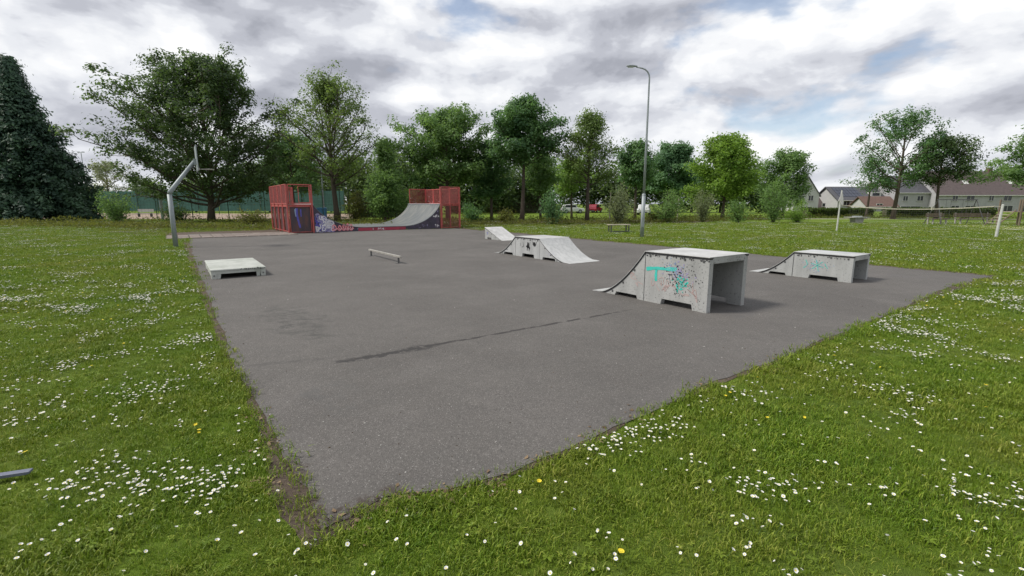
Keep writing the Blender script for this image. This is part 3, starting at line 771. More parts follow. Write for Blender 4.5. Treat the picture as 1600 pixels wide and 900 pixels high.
# volleyball net ------------------------------------------------------------------
v1, v2 = Vector((*G(1307, 362), 0)), Vector((*G(1556, 372), 0))
p_ = thing('net_post', v1, 0, 'pale net post with a white pennant, left end of the lawn net', 'net post')
MB().tube([(0, 0, 0), (.01, 0, 1.2), (.03, 0, 2.34)], [.045, .04, .035], 8).build('post', M['white_post'], p_)
pn = MB(); fl = [(.02, 2.30), (-.06, 2.0), (-.16, 1.72), (.0, 1.78), (.03, 1.55), (.14, 1.52), (.16, 1.72), (.10, 2.0)]
pn.prism(fl, 'y', -.06, -.045); pn.build('pennant', M['cloth'], p_)
p_ = thing('net_post', v2, 0, 'short pale net post at the right end of the lawn net', 'net post')
MB().tube([(0, 0, 0), (.02, 0, .8), (.06, 0, 1.52)], [.06, .055, .05], 10).build('post', M['white_post'], p_)
MB().tube([(.06, 0, 1.52), (.06, 0, 1.56)], [.055, .04], 10).build('cap', M['white_post'], p_)
a, b = v1 + (v2 - v1) * .07, v1 + (v2 - v1) * .965
nt = thing('lawn_net', a, 0, 'sagging white-taped net stretched across the lawn between two posts', 'net')
def netp(s, dz): return (b - a) * s + Vector((0, 0, 1.47 - .16 * 4 * s * (1 - s) * (1.15 - .3 * s) + dz))
tp = MB()
ss = [i / 24 for i in range(25)]
nd = Vector((-(b - a).y, (b - a).x, 0)).normalized() * .012
vs = []
for s in ss: vs += [netp(s, .02) + nd, netp(s, -.02) + nd, netp(s, .02) - nd, netp(s, -.02) - nd]
fs = []
for i in range(24):
    q = 4 * i; fs += [(q, q + 1, q + 5, q + 4), (q + 2, q + 6, q + 7, q + 3), (q, q + 4, q + 6, q + 2), (q + 1, q + 3, q + 7, q + 5)]
tp.add(vs, fs); tp.build('top_tape', M['netwhite'], nt)
nn = MB()
for i in range(1, 60): s = i / 60; nn.tube([netp(s, -.03), netp(s, -.72)], .0022, 3, caps=False)
for j in range(1, 8): nn.tube([netp(s, -.03 - .098 * j) for s in ss], .0022, 3, caps=False)
tag(nn.build('netting', M['net_dark'], nt), kind='stuff')
for nm, s, q in (('tie_cord', 0, v1 + Vector((.02, 0, 1.52))), ('tie_cord', 1, v2 + Vector((.06, 0, 1.46)))):
    MB().tube([netp(s, 0), q - a], .008, 5).build(nm, M['netwhite'], nt)
MB().box(tuple(netp(.62, .05) - Vector((.05, .02, .1))), tuple(netp(.62, .05) + Vector((.05, .02, .04)))).build('tape_clip', M['netwhite'], nt)

# small benches / tables on the far lawn ------------------------------------------------
def bench_table(loc, rz, L, Wd, H, label, name, cat, m):
    r = thing(name, loc, rz, label, cat)
    for k in range(3): MB().box((-L / 2, -Wd / 2 + k * Wd / 3 + .01, H - .04), (L / 2, -Wd / 2 + (k + 1) * Wd / 3 - .01, H)).build('plank', m, r)
    for x in (-L / 2 + .12, L / 2 - .12):
        for y in (-Wd / 2 + .06, Wd / 2 - .06): MB().box((x - .03, y - .03, 0), (x + .03, y + .03, H - .042)).build('leg', M['bolt'], r)
    MB().box((-L / 2 + .12, -Wd / 2 + .04, .05), (L / 2 - .12, -Wd / 2 + .08, .10)).build('foot_bar', M['bolt'], r)
    return r
bench_table((6.0, 26.8), math.radians(6), 1.25, .55, .45, 'low metal-legged bench on the lawn left of the street lamp', 'low_bench', 'bench', M['timber_pale'])
tt = thing('table_tennis_table', G(1338, 348.5), math.radians(12), 'concrete table tennis table on the far lawn behind the net', 'table tennis table')
tt.scale = (.66, .66, .66)
MB().box((-1.3, -.7, .68), (1.3, .7, .76)).build('table_top', M['concrete'], tt, bevel=.02)
MB().prism([(-.55, 0), (.55, 0), (.7, .68), (-.7, .68)], 'y', -.4, .4).build('pedestal', M['concrete'], tt)
MB().box((-.01, -.72, .761), (.01, .72, .90)).build('net_plate', M['steel'], tt)

# ------------------------------------------------------------------ vegetation
def leaves(name, pts, size, mat, parent=None, tint=None, flat=.45, aspect=.62, jitter=.4, seed=1):
    """pts (N,3): one bent rhombus leaf spray for each point, joined in one mesh with a tint value per face"""
    r = np.random.default_rng(seed); n = len(pts); pts = np.asarray(pts, dtype=np.float64)
    nrm = r.normal(size=(n, 3)); nrm[:, 2] = np.abs(nrm[:, 2]) + flat; nrm /= np.linalg.norm(nrm, axis=1)[:, None]
    a = r.normal(size=(n, 3)); a -= nrm * (a * nrm).sum(1)[:, None]; a /= np.linalg.norm(a, axis=1)[:, None]
    b = np.cross(nrm, a)
    s = (size if np.ndim(size) else np.full(n, size)) * (1 + jitter * (r.random(n) * 2 - 1))
    s = s[:, None]
    v = np.empty((n, 4, 3))
    v[:, 0] = pts - a * s * .5; v[:, 1] = pts + b * s * aspect * .5 - nrm * s * .10 + a * s * (r.random((n, 1)) - .5) * .3
    v[:, 2] = pts + a * s * .5; v[:, 3] = pts - b * s * aspect * .5 - nrm * s * .10 + a * s * (r.random((n, 1)) - .5) * .3
    me = bpy.data.meshes.new(name)
    me.vertices.add(4 * n); me.vertices.foreach_set('co', v.reshape(-1).astype(np.float32))
    me.loops.add(4 * n); me.loops.foreach_set('vertex_index', np.arange(4 * n, dtype=np.int32))
    me.polygons.add(n); me.polygons.foreach_set('loop_start', np.arange(0, 4 * n, 4, dtype=np.int32)); me.polygons.foreach_set('loop_total', np.full(n, 4, dtype=np.int32))
    at = me.attributes.new('tint', 'FLOAT', 'FACE')
    if tint is None: tint = np.full(n, .5)
    at.data.foreach_set('value', np.clip(tint + r.normal(0, .16, n), 0, 1).astype(np.float32))
    me.materials.append(mat); me.update(); me.validate()
    o = bpy.data.objects.new(name, me); COL.objects.link(o)
    if parent: o.parent = parent
    return o
def tree_geo(H, bole, RL, RR, seed, n_limbs=20, prof='oak', n_sub=7, n_twig=4, n_leaf=26, spread=.34, limb_up=.5, trunk_r=None, lean=0.0):
    """trunk with limbs (MB) + leaf points; RL / RR: crown reach to the left (-x) and right (+x)"""
    r = random.Random(seed); nr = np.random.default_rng(seed)
    mb = MB(); tr = trunk_r or H * .018
    top = H * (.84 if prof == 'oak' else .90)
    tp = []; k = 9
    wob = [r.gauss(0, .012 * H) for _ in range(4)]
    for i in range(k + 1):
        t = i / k
        tp.append(Vector((lean * t * H + wob[0] * math.sin(t * 3 + wob[1]), wob[2] * math.sin(t * 2.5 + wob[3]), top * t)))
    mb.tube(tp, [tr * (1.35 if i == 0 else 1) * (1 - .88 * (i / k)) + .012 for i in range(k + 1)], 9)
    def tpos(z):
        t = min(max(z / top, 0), 1) * k; i = min(int(t), k - 1); return tp[i].lerp(tp[i + 1], t - i)
    P = []; T = []
    def profile(s):       # 0 at crown base .. 1 at top
        if prof == 'oak': return max(.2, 1 - (abs(s - .42) / .64) ** 2.8) if s < 1 else .2
        if prof == 'egg': return max(.16, 1 - ((s - .22) / .86) ** 2) if s > .22 else .72 + .28 * s / .22
        if prof == 'oval': return max(.14, math.sin(math.pi * min(1, .16 + s * .80)) ** .8)
        if prof == 'cone': return max(.08, (1 - s) ** .8)
        if prof == 'vase': return max(.18, .35 + .65 * math.sin(math.pi * min(1, s * .85 + .05)))
        return 1
    ga = r.uniform(0, 6)
    for i in range(n_limbs):
        s = (i + r.uniform(.1, .9)) / n_limbs
        z0 = bole + (top - bole) * s * .94
        az = ga + i * 2.39996 + r.uniform(-.4, .4)
        c_ = math.cos(az); reach = (RR if c_ > 0 else RL) * abs(c_) + (RL + RR) / 2 * (1 - abs(c_))
        L = reach * profile(s) * r.uniform(.78, 1.12)
        el = math.radians(12 + 55 * s * limb_up * 1.3 + r.uniform(-8, 12))
        start = tpos(z0 - L * math.sin(el) * .35 if z0 - L * math.sin(el) * .35 > bole * .75 else z0)
        L = min(L, max(.7, (H - start.z) / max(.25, math.sin(el)) * .74))
        d = Vector((math.cos(az) * math.cos(el), math.sin(az) * math.cos(el), math.sin(el)))
        pts = [start]; n = 6; dd = d.copy()
        for q in range(n):
            dd = (dd + Vector((r.gauss(0, .13), r.gauss(0, .13), r.gauss(.03, .11)))).normalized()
            pts.append(pts[-1] + dd * L / n)
        lr = max(.02, tr * .40 * (1 - .6 * s) * min(1, L / 4))
        mb.tube(pts, [lr * (1 - .8 * q / n) + .008 for q in range(n + 1)], 5, caps=False)
        ct = r.gauss(.5, .16)
        for j in range(n_sub):
            t = .22 + .78 * (j + r.random()) / n_sub
            q = min(int(t * n), n - 1); sp0 = pts[q].lerp(pts[q + 1], t * n - q)
            base = (pts[q + 1] - pts[q]).normalized()
            side = base.cross(Vector((0, 0, 1))).normalized() * r.choice((-1, 1))
            sd_ = (base * r.uniform(.4, .9) + side * r.uniform(.35, 1.0) + Vector((0, 0, r.uniform(-.25, .6)))).normalized()
            sl = max(.5, L * r.uniform(.22, .40) * (1.15 - .5 * t))
            sp1 = sp0 + sd_ * sl * .55 + Vector((0, 0, r.gauss(0, .08))); sp2 = sp1 + (sd_ + Vector((r.gauss(0, .3), r.gauss(0, .3), r.gauss(.1, .25)))).normalized() * sl * .5
            mb.tube([sp0, sp1, sp2], [lr * .32 + .006, lr * .2 + .005, .005], 3, caps=False)
            ct2 = ct + r.gauss(0, .14)
            for w_ in range(n_twig):
                tw = r.uniform(.3, 1.05); c0 = sp0.lerp(sp1, tw / .52) if tw < .52 else sp1.lerp(sp2, (tw - .52) / .5)
                c0 = c0 + Vector((r.gauss(0, .22), r.gauss(0, .22), r.gauss(.05, .18))) * (spread / .34)
                nl = int(n_leaf * r.uniform(.5, 1.4))
                P.append(np.array(c0) + np.clip(nr.normal(size=(nl, 3)), -1.5, 1.5) * np.array([spread, spread, spread * .62]) * r.uniform(.7, 1.3))
                T.append(np.full(nl, ct2 + r.gauss(0, .1)))
    # leader
    P.append(np.array(tp[-1]) + nr.normal(size=(n_leaf * 2, 3)) * np.array([spread, spread, H * .025])); T.append(np.full(n_leaf * 2, .5))
    return mb, np.concatenate(P), np.concatenate(T)
def plant_tree(label, px, Y, top, left, right, bole_px, leaf, seed, size=.2, group=None, bark='bark', name='oak_tree', dY=0, **kw):
    x0, _, _ = D(px, 345, Y)
    zt = D(px, top, Y)[2]; zb = D(px, bole_px, Y)[2]
    xl = D(left, (top + 330) / 2, Y)[0]; xr = D(right, (top + 330) / 2, Y)[0]
    kw['n_leaf'] = int(kw.get('n_leaf', 20) * 1.5); kw['spread'] = kw.get('spread', .34) * 1.05; size = size * 1.12
    mb, P, T = tree_geo(zt, max(.4, zb), max(.5, x0 - xl), max(.5, xr - x0), seed, **kw)
    ok = P[:, 2] > max(.35, zb * .6); P = P[ok]; T = T[ok]
    r = thing(name, (x0, Y, 0), 0, label, 'tree', group)
    mb.build('trunk', M[bark], r, smooth=True)
    leaves('crown', P, size, M[leaf], r, T, seed=seed)
    return r
TG = 'trees around the skate park'
plant_tree('big dark oak with broad ragged crown behind the basketball post', 330, 45, 74, 160, 462, 322, 'oak_dark', 113, .21, TG, n_limbs=58, n_sub=9, n_twig=4, n_leaf=20, spread=.36, limb_up=.75)
plant_tree('sparse backlit olive-green oak rising behind the left halfpipe platform', 528, 44, 94, 430, 612, 285, 'olive', 12, .16, TG, bark='bark', n_limbs=42, n_sub=8, n_twig=3, n_leaf=13, spread=.34, limb_up=.8, prof='oak')
plant_tree('full green oak standing right behind the halfpipe\'s right platform', 700, 46, 155, 622, 776, 290, 'oak_mid', 13, .2, TG, n_limbs=40, n_sub=8, n_twig=4, n_leaf=18, prof='oak')
plant_tree('tall dark oak with straight bare trunk above the wedge kicker ramp', 815, 43, 148, 748, 884, 258, 'oak_deep', 14, .19, TG, n_limbs=36, n_sub=8, n_twig=4, n_leaf=17, prof='egg', limb_up=.6)
plant_tree('sparse yellow-green tree with thin trunk, in front of the parked red car', 917, 42, 166, 862, 974, 285, 'olive', 15, .15, TG, n_limbs=34, n_sub=6, n_twig=3, n_leaf=14, prof='egg', limb_up=.8)
plant_tree('slim dark tree directly left of the street lamp', 992, 50, 216, 955, 1022, 292, 'oak_deep', 16, .2, TG, n_limbs=20, n_sub=6, n_twig=3, n_leaf=18, prof='oval')
plant_tree('rounded blue-green tree standing just right of the street lamp', 1052, 62, 222, 1006, 1096, 300, 'bluegreen', 17, .24, TG, n_limbs=26, n_sub=8, n_twig=4, n_leaf=24, prof='oval')
plant_tree('bright spring-green tree between street lamp and houses', 1128, 50, 205, 1070, 1186, 314, 'spring', 18, .2, TG, n_limbs=34, n_sub=8, n_twig=4, n_leaf=18, prof='egg')
plant_tree('bushy dark tree beside the white gabled house', 1222, 54, 232, 1178, 1266, 322, 'oak_mid', 19, .19, TG, n_limbs=24, n_sub=7, n_twig=4, n_leaf=20, prof='oval')
plant_tree('thin young tree left of the large oak on the right', 1352, 52, 242, 1326, 1386, 300, 'oak_deep', 20, .15, TG, n_limbs=14, n_sub=5, n_twig=3, n_leaf=10, prof='oval')
plant_tree('large spreading oak behind the lawn net', 1394, 50, 168, 1322, 1470, 300, 'oak_deep', 21, .18, TG, n_limbs=24, n_sub=7, n_twig=4, n_leaf=11, spread=.30, prof='vase', limb_up=.8)
plant_tree('broad low-branched oak in front of the long terrace roof', 1462, 49, 202, 1424, 1526, 286, 'oak_dark', 22, .18, TG, n_limbs=24, n_sub=7, n_twig=4, n_leaf=12, spread=.32, prof='oak', limb_up=.6)
plant_tree('half-cut oak at the right picture edge', 1622, 48, 200, 1540, 1702, 286, 'oak_mid', 23, .21, TG, n_limbs=24, n_sub=8, n_twig=4, n_leaf=18, prof='oak')
plant_tree('narrow young tree between the olive oak and the halfpipe', 606, 50, 206, 574, 640, 318, 'oak_mid', 24, .18, TG, n_limbs=22, n_sub=6, n_twig=3, n_leaf=18, prof='cone')
plant_tree('slender tree with thin trunk beside the tall dark oak', 845, 48, 238, 822, 880, 300, 'oak_mid', 25, .19, TG, n_limbs=16, n_sub=6, n_twig=3, n_leaf=18, prof='oval')
plant_tree('young tree with low leafy crown left of the tall dark oak', 768, 47, 212, 738, 800, 312, 'oak_deep', 26, .19, TG, n_limbs=20, n_sub=6, n_twig=3, n_leaf=20, prof='oval')
plant_tree('tree with dark crown between big oak and olive oak', 462, 56, 205, 412, 512, 300, 'oak_deep', 27, .22, TG, n_limbs=22, n_sub=7, n_twig=3, n_leaf=20, prof='oval')
plant_tree('small pale willow-like tree beyond the tennis court fence', 176, 74, 250, 140, 212, 300, 'willow', 28, .2, TG, n_limbs=16, n_sub=5, n_twig=3, n_leaf=12, prof='oval', name='willow_tree')
plant_tree('low yellow-green tree behind the thin yellow trunk', 893, 52, 245, 866, 926, 300, 'spring', 29, .19, TG, n_limbs=16, n_sub=6, n_twig=3, n_leaf=18, prof='oval')
plant_tree('leafy sapling in front of the dark gap behind the halfpipe', 602, 41, 268, 580, 630, 338, 'oak_mid', 30, .17, TG, n_limbs=16, n_sub=5, n_twig=3, n_leaf=22, prof='cone', name='sapling')

# conifer
def conifer(label, px, Y, top, halfw_px, seed):
    x0 = D(px, 345, Y)[0]; H = D(px, top, Y)[2]; R = halfw_px * Y / F
    r = random.Random(seed); nr = np.random.default_rng(seed)
    root = thing('conifer_tree', (x0, Y, 0), 0, label, 'tree', TG)
    mb = MB(); mb.tube([(0, 0, 0), (0, 0, H * .5), (0, 0, H * .98)], [.42, .22, .03], 9)
    P = []; T = []
    nl = 620
    for i in range(nl):
        s = (i + r.random()) / nl; z = .5 + (H - .6) * s
        rad = R * min(1, (1 - s) ** 1.0 * 1.12) * r.uniform(.70, 1.14) + .10
        az = i * 2.39996 + r.uniform(-.3, .3)
        tipz = z - rad * .10
        n = max(3, int(rad / .42))
        ct = r.gauss(.45, .34)
        for q in range(n):
            f = (q + .6) / n
            if f < .42: continue
            c0 = np.array([math.cos(az) * rad * f, math.sin(az) * rad * f, z - rad * .22 * f * f + .05])
            k = int(34 * r.uniform(.6, 1.3))
            P.append(c0 + nr.normal(size=(k, 3)) * np.array([.30, .30, .20])); T.append(np.full(k, ct))
        if i % 4 == 0: mb.tube([(0, 0, z), (math.cos(az) * rad * .9, math.sin(az) * rad * .9, z - rad * .2)], [.05, .01], 3, caps=False)
    mb.build('trunk', M['bark'], root)
    leaves('crown', np.concatenate(P), .30, M['conifer'], root, np.concatenate(T), flat=.2, aspect=.5, seed=seed)
conifer('tall dense dark conifer at the left edge of the lawn', 54, 44, 92, 90, 40)

# shrubs
def shrub(label, px, base_y, top, left, right, leaf, seed, n=2600, size=.12, dense=1.0, group='shrubs along the lawn edge', name='shrub', Y=None):
    if Y is None: x0, Y = G(px, base_y)
    else: x0 = D(px, base_y, Y)[0]
    H = max(.4, D(px, top, Y)[2]); R = max(.3, (right - left) / 2 * Y / F)
    r = random.Random(seed); nr = np.random.default_rng(seed)
    root = thing(name, (x0, Y, 0), 0, label, 'shrub', group)
    mb = MB(); P = []; T = []
    ns = max(14, int(18 * R))
    per = int(n / ns / 4)
    for i in range(ns):
        az = r.uniform(0, 6.28); s = math.sqrt(r.random())
        tip = Vector((math.cos(az) * R * s * .95, math.sin(az) * R * s * .95, H * (1 - .55 * s ** 2) * r.uniform(.72, 1.03)))
        mid = Vector((tip.x * .35, tip.y * .35, tip.z * .5))
        mb.tube([(r.uniform(-.1, .1), r.uniform(-.1, .1), 0), mid, tip], [.03, .018, .005], 4, caps=False)
        ct = r.gauss(.5, .18)
        for f in (.25, .5, .72, .95):
            c0 = mid.lerp(tip, (f - .4) / .6) if f > .4 else Vector((0, 0, 0)).lerp(mid, f / .4)
            P.append(np.array(c0) + nr.normal(size=(per, 3)) * np.array([.22, .22, .22]) * (.5 + R * .42)); T.append(np.full(per, ct + r.gauss(0, .1)))
    P = np.concatenate(P); T = np.concatenate(T); ok = P[:, 2] > .03
    mb.build('stem', M['bark2'], root); leaves('foliage', P[ok], size, M[leaf], root, T[ok], seed=seed)
shrub('dark upright shrub between conifer and basketball post', 186, 351, 286, 162, 212, 'oak_mid', 51, 3200)
shrub('pale green elder shrub at the foot of the conifer', 36, 341, 302, 10, 66, 'willow', 52, 2400)
shrub('small broad-leaved shrub right of the conifer foot', 116, 343, 306, 94, 138, 'willow', 53, 1500, .16)
shrub('grey willow bush left of the lamp post', 966, 350, 288, 938, 994, 'willow', 54, 3600)
shrub('dense bush left of the parked white and red cars', 862, 351, 294, 840, 884, 'bluegreen', 55, 3200)
shrub('broad green bush right of the lamp post', 1040, 348, 289, 1008, 1068, 'oak_mid', 56, 3800)
shrub('silvery grey narrow bush left of the spring-green tree', 1097, 347, 284, 1078, 1116, 'willow', 57, 2600)
shrub('small leafy bush at the foot of the spring-green tree', 1152, 348, 312, 1130, 1176, 'oak_mid', 58, 2000)
shrub('light green bush under the tree by the white house', 1246, 347, 318, 1224, 1270, 'spring', 59, 2000)
shrub('dark thicket at the foot of the tree by the white house', 1208, 348, 284, 1180, 1238, 'oak_mid', 60, 3600)
shrub('low bush filling the gap behind the halfpipe ramp', 556, 347, 296, 535, 580, 'weed', 61, 2600)
shrub('leafy bush right behind the halfpipe transition', 640, 347, 284, 612, 668, 'oak_mid', 62, 3400)
shrub('bush right of the halfpipe beside the earth strip', 738, 350, 318, 716, 762, 'oak_deep', 63, 2600)
shrub('rounded bush below the tennis fence beside the big oak', 276, 349, 314, 252, 300, 'oak_dark', 64, 2400)
shrub('low brambles right of the big oak trunk', 395, 351, 332, 366, 424, 'weed', 65, 2200)
shrub('small light bush left of the tall dark oak trunk', 790, 350, 326, 774, 806, 'weed', 66, 1600)
shrub('low weeds clump right of the red car', 1022, 347, 330, 1008, 1036, 'weed', 67, 1200)

# weeds and long grass along the earth strip (nobody could count it)
def strip(name, line, width, hmin, hmax, n, size, leaf, label, seed):
    r = np.random.default_rng(seed); P = []
    line = [Vector(p) for p in line]; seg = [(line[i + 1] - line[i]).length for i in range(len(line) - 1)]; tot = sum(seg)
    t = r.random(n) * tot; out_ = np.empty((n, 3))
    acc = np.cumsum([0] + seg)
    for i in range(n):
        k = min(int(np.searchsorted(acc, t[i], side='right')) - 1, len(seg) - 1); s = (t[i] - acc[k]) / seg[k]
        p = line[k].lerp(line[k + 1], s)
        dx, dy = r.normal() * width * .4, r.normal() * width * .4
        q = Vector((p.x + dx, p.y + dy, 0))
        hh = hmin + (hmax - hmin) * max(0, .5 + .9 * mnoise.noise(q * .55))
        out_[i] = (q.x, q.y, .02 + hh * r.random() ** .8)
    tint = np.array([.5 + .5 * mnoise.noise(Vector(p) * .4) for p in out_])
    o = leaves(name, out_, size, M[leaf], None, tint, flat=.1, aspect=.45, seed=seed)
    return tag(o, label, 'undergrowth', None, 'stuff')
strip('undergrowth', [(-46, 36), (-30, 33.5), (-22, 31), (-15, 31), (-9, 34), (-3, 36.5), (3, 37), (9, 39), (16, 43), (24, 47)], 2.4, .10, .55, 21000, .13, 'weed', 'weeds and brambles along the earth strip under the trees', 71)
strip('undergrowth', [(-60, 40), (-44, 39), (-33, 40), (-20, 41), (-8, 44), (2, 46), (14, 49), (26, 52), (44, 53), (66, 52)], 2.6, .12, .65, 14000, .16, 'weed', 'rough long grass and weeds behind the first row of trees', 72)

# far wood that reads as one mass
P = []; T = []; wt = MB()
r = random.Random(81); nr = np.random.default_rng(81)
for (px, Y, top, wpx) in [(40, 96, 285, 60), (150, 110, 294, 50), (230, 98, 284, 50), (300, 92, 272, 60), (372, 90, 256, 70), (415, 86, 250, 70), (452, 84, 246, 70), (490, 80, 240, 70), (540, 78, 244, 70), (580, 76, 246, 70), (625, 74, 238, 70), (662, 76, 246, 60), (700, 76, 248, 60), (740, 74, 240, 64), (778, 80, 250, 60), (812, 84, 250, 60), (850, 84, 246, 66), (892, 90, 254, 66), (930, 90, 258, 60), (968, 88, 256, 60), (1005, 88, 250, 60), (1040, 90, 256, 60), (1085, 86, 258, 64), (1130, 84, 262, 64), (1165, 82, 268, 60), (1200, 80, 282, 50)]:
    x0, _, H = D(px, top, Y); R = wpx / 2 * Y / F
    wt.tube([(x0, Y, 0), (x0 + .2, Y, H * .7)], [.25, .08], 6)
    for q in range(95):
        u = nr.normal(size=3); u /= np.linalg.norm(u); rad = r.random() ** .4
        c0 = np.array([x0, Y, H * .54]) + u * np.array([R, R * .8, H * .47]) * rad
        if c0[2] < 1.0: continue
        k = 38; ct = r.gauss(.45, .2)
        P.append(c0 + nr.normal(size=(k, 3)) * .7); T.append(np.full(k, ct))
P = np.concatenate(P); T = np.concatenate(T); ok = P[:, 2] > .2
wood = leaves('distant_wood', P[ok], .50, M['wood_mass'], None, T[ok], seed=81)
tag(wood, 'dark green wood far behind the first trees', 'wood', None, 'stuff')
tag(wt.build('wood_trunks', M['bark'], wood), kind='stuff')

# clipped hedges
def hedge(label, a, b, h, w_, seed, n):
    a = Vector((*a, 0)); b = Vector((*b, 0)); d = b - a; L = d.length; ang = math.atan2(d.y, d.x)
    root = thing('hedge', a, ang, label, 'hedge')
    nr = np.random.default_rng(seed)
    P = np.empty((n, 3)); face = nr.random(n)
    P[:, 0] = nr.random(n) * L
    top_ = face < .3
    P[:, 1] = np.where(top_, (nr.random(n) - .5) * w_, np.where(face < .65, -w_ / 2, w_ / 2)); P[:, 2] = np.where(top_, h, nr.random(n) * h)
    P += nr.normal(size=(n, 3)) * .07
    P[:, 2] = np.maximum(P[:, 2], .03)
    MB().box((.1, -w_ / 2 + .12, 0), (L - .1, w_ / 2 - .12, h - .12)).build('inner_branches', M['bark2'], root)
    leaves('foliage', P, .17, M['hedge'], root, np.full(n, .45), seed=seed)
hedge('dark clipped hedge in front of the houses, left of the large oak', G(1256, 338.5), (D(1360, 338, 60)[0], 60), .95, 1.2, 91, 5500)
hedge('dark clipped hedge below the long terrace, behind the net', (D(1380, 338, 58)[0], 58), (D(1552, 338, 56)[0], 56), 1.0, 1.2, 92, 7500)
hedge('black-green hedge across the field behind the tall dark oak', (D(700, 330, 84)[0], 84), (D(862, 330, 84)[0], 84), 3.3, 2.2, 93, 9000)
hedge('dark hedge in the gap behind the halfpipe', (D(560, 330, 56)[0], 56), (D(640, 330, 56)[0], 56), 3.0, 1.4, 94, 5500)

# ------------------------------------------------------------------ tennis court on the left
def fence(label, pts, h, name='court_fence', screen=None, posts=True, gap=3.0, postm='green_post', z_s0=.2, z_s1=None):
    a = Vector((*pts[0], 0)); b = Vector((*pts[1], 0)); d = b - a; L = d.length
    root = thing(name, a, math.atan2(d.y, d.x), label, 'fence')
    k = max(1, round(L / gap))
    for i in range(k + 1): MB().tube([(L * i / k, 0, 0), (L * i / k, 0, h)], .04, 6).build('post', M[postm], root)
    MB().tube([(0, 0, h - .03), (L, 0, h - .03)], .022, 5).build('top_rail', M[postm], root)
    MB().tube([(0, 0, h * .5), (L, 0, h * .5)], .012, 5).build('middle_rail', M[postm], root)
    if screen:
        for i in range(k):
            MB().box((L * i / k + .05, .045, z_s0), (L * (i + 1) / k - .05, .05, z_s1 or h - .1)).build('windscreen', M[screen], root)
    else:
        nn = MB()
        for q in range(int(L / .35)): nn.tube([(q * .35, 0, .05), (q * .35, 0, h - .04)], .006, 3, caps=False)
        for q in range(1, int(h / .35)): nn.tube([(0, 0, q * .35), (L, 0, q * .35)], .006, 3, caps=False)
        tag(nn.build('wire_mesh', M['green_post'], root), kind='stuff')
    return root
fence('tennis court fence with green windscreens along the far side', ((-62, 72), (-24, 69)), 4.0, screen='green_mesh', gap=3.2, z_s0=.5, z_s1=3.4)
fence('see-through wire fence along the near side of the tennis court', ((-52, 50.5), (-17, 47.5)), 3.0, gap=4.0)
fence('wire fence behind the left halfpipe platform with dark mesh', ((-18.5, 47), (-12.5, 52)), 3.0, gap=2.5)
for px, base, top, lab in ((140, 326, 238, 'thin floodlight mast beyond the tennis court near the conifer'), (461, 338, 194, 'pale floodlight mast behind the left halfpipe platform'), (507, 340, 262, 'shorter pale pole between left platform and olive oak')):
    Y = {140: 92, 461: 60, 507: 54}[px]; x0 = D(px, base, Y)[0]; H = D(px, top, Y)[2]
    r_ = thing('floodlight_mast', (x0, Y), 0, lab, 'mast')
    MB().tube([(0, 0, 0), (0, 0, H)], [.10, .055], 8).build('pole', M['steel'], r_)
    MB().tube([(-.5, 0, H), (.5, 0, H)], .035, 6).build('cross_arm', M['steel'], r_)
    for s in (-.4, .4): MB().box((s - .18, -.14, H - .03), (s + .18, .14, H + .12)).build('lamp_head', M['steel'], r_)
nx = D(1, 1, 1)
um = thing('court_bench', (D(226, 330, 58)[0], 58), .1, 'small pale bench on the tennis court left of the basketball post', 'bench')
MB().box((-.9, -.2, .42), (.9, .2, .48)).build('seat', M['white_post'], um); MB().box((-.9, .2, .6), (.9, .24, .95)).build('backrest', M['white_post'], um)
for x in (-.7, .7): MB().box((x - .04, -.18, .012), (x + .04, .2, .42)).build('leg', M['bolt'], um)
gp = thing('goal_post', (D(254, 338, 49)[0], 49), 0, 'pale grey post standing at the court fence left of the basketball post', 'post')
MB().tube([(0, 0, 0), (0, 0, 2.9), (-.1, 0, 3.1)], [.14, .13, .10], 10).build('post', M['steel'], gp)
bn = thing('recycling_bin', (D(503, 330, 48)[0], 48), .2, 'blue bin standing behind the left halfpipe platform', 'bin')
MB().prism([(-.38, 0), (.38, 0), (.44, 1.05), (-.44, 1.05)], 'y', -.35, .35).build('body', M['plastic_blue'], bn, bevel=.03)
MB().prism([(-.46, 1.055), (.46, 1.055), (.40, 1.2), (-.40, 1.2)], 'y', -.38, .38).build('lid', M['plastic_blue'], bn, bevel=.03)
for px, Y, hz in ((952, 43, 2.6), (1058, 44, 2.1)):
    st = thing('wooden_stake', (D(px, 345, Y)[0], Y), 0, 'pale thin stake left of the grey willow bush' if px == 952 else 'pale stake beside the broad green bush', 'stake')
    MB().tube([(0, 0, 0), (.03, 0, hz)], [.05, .045], 7).build('stake', M['timber_pale'], st)

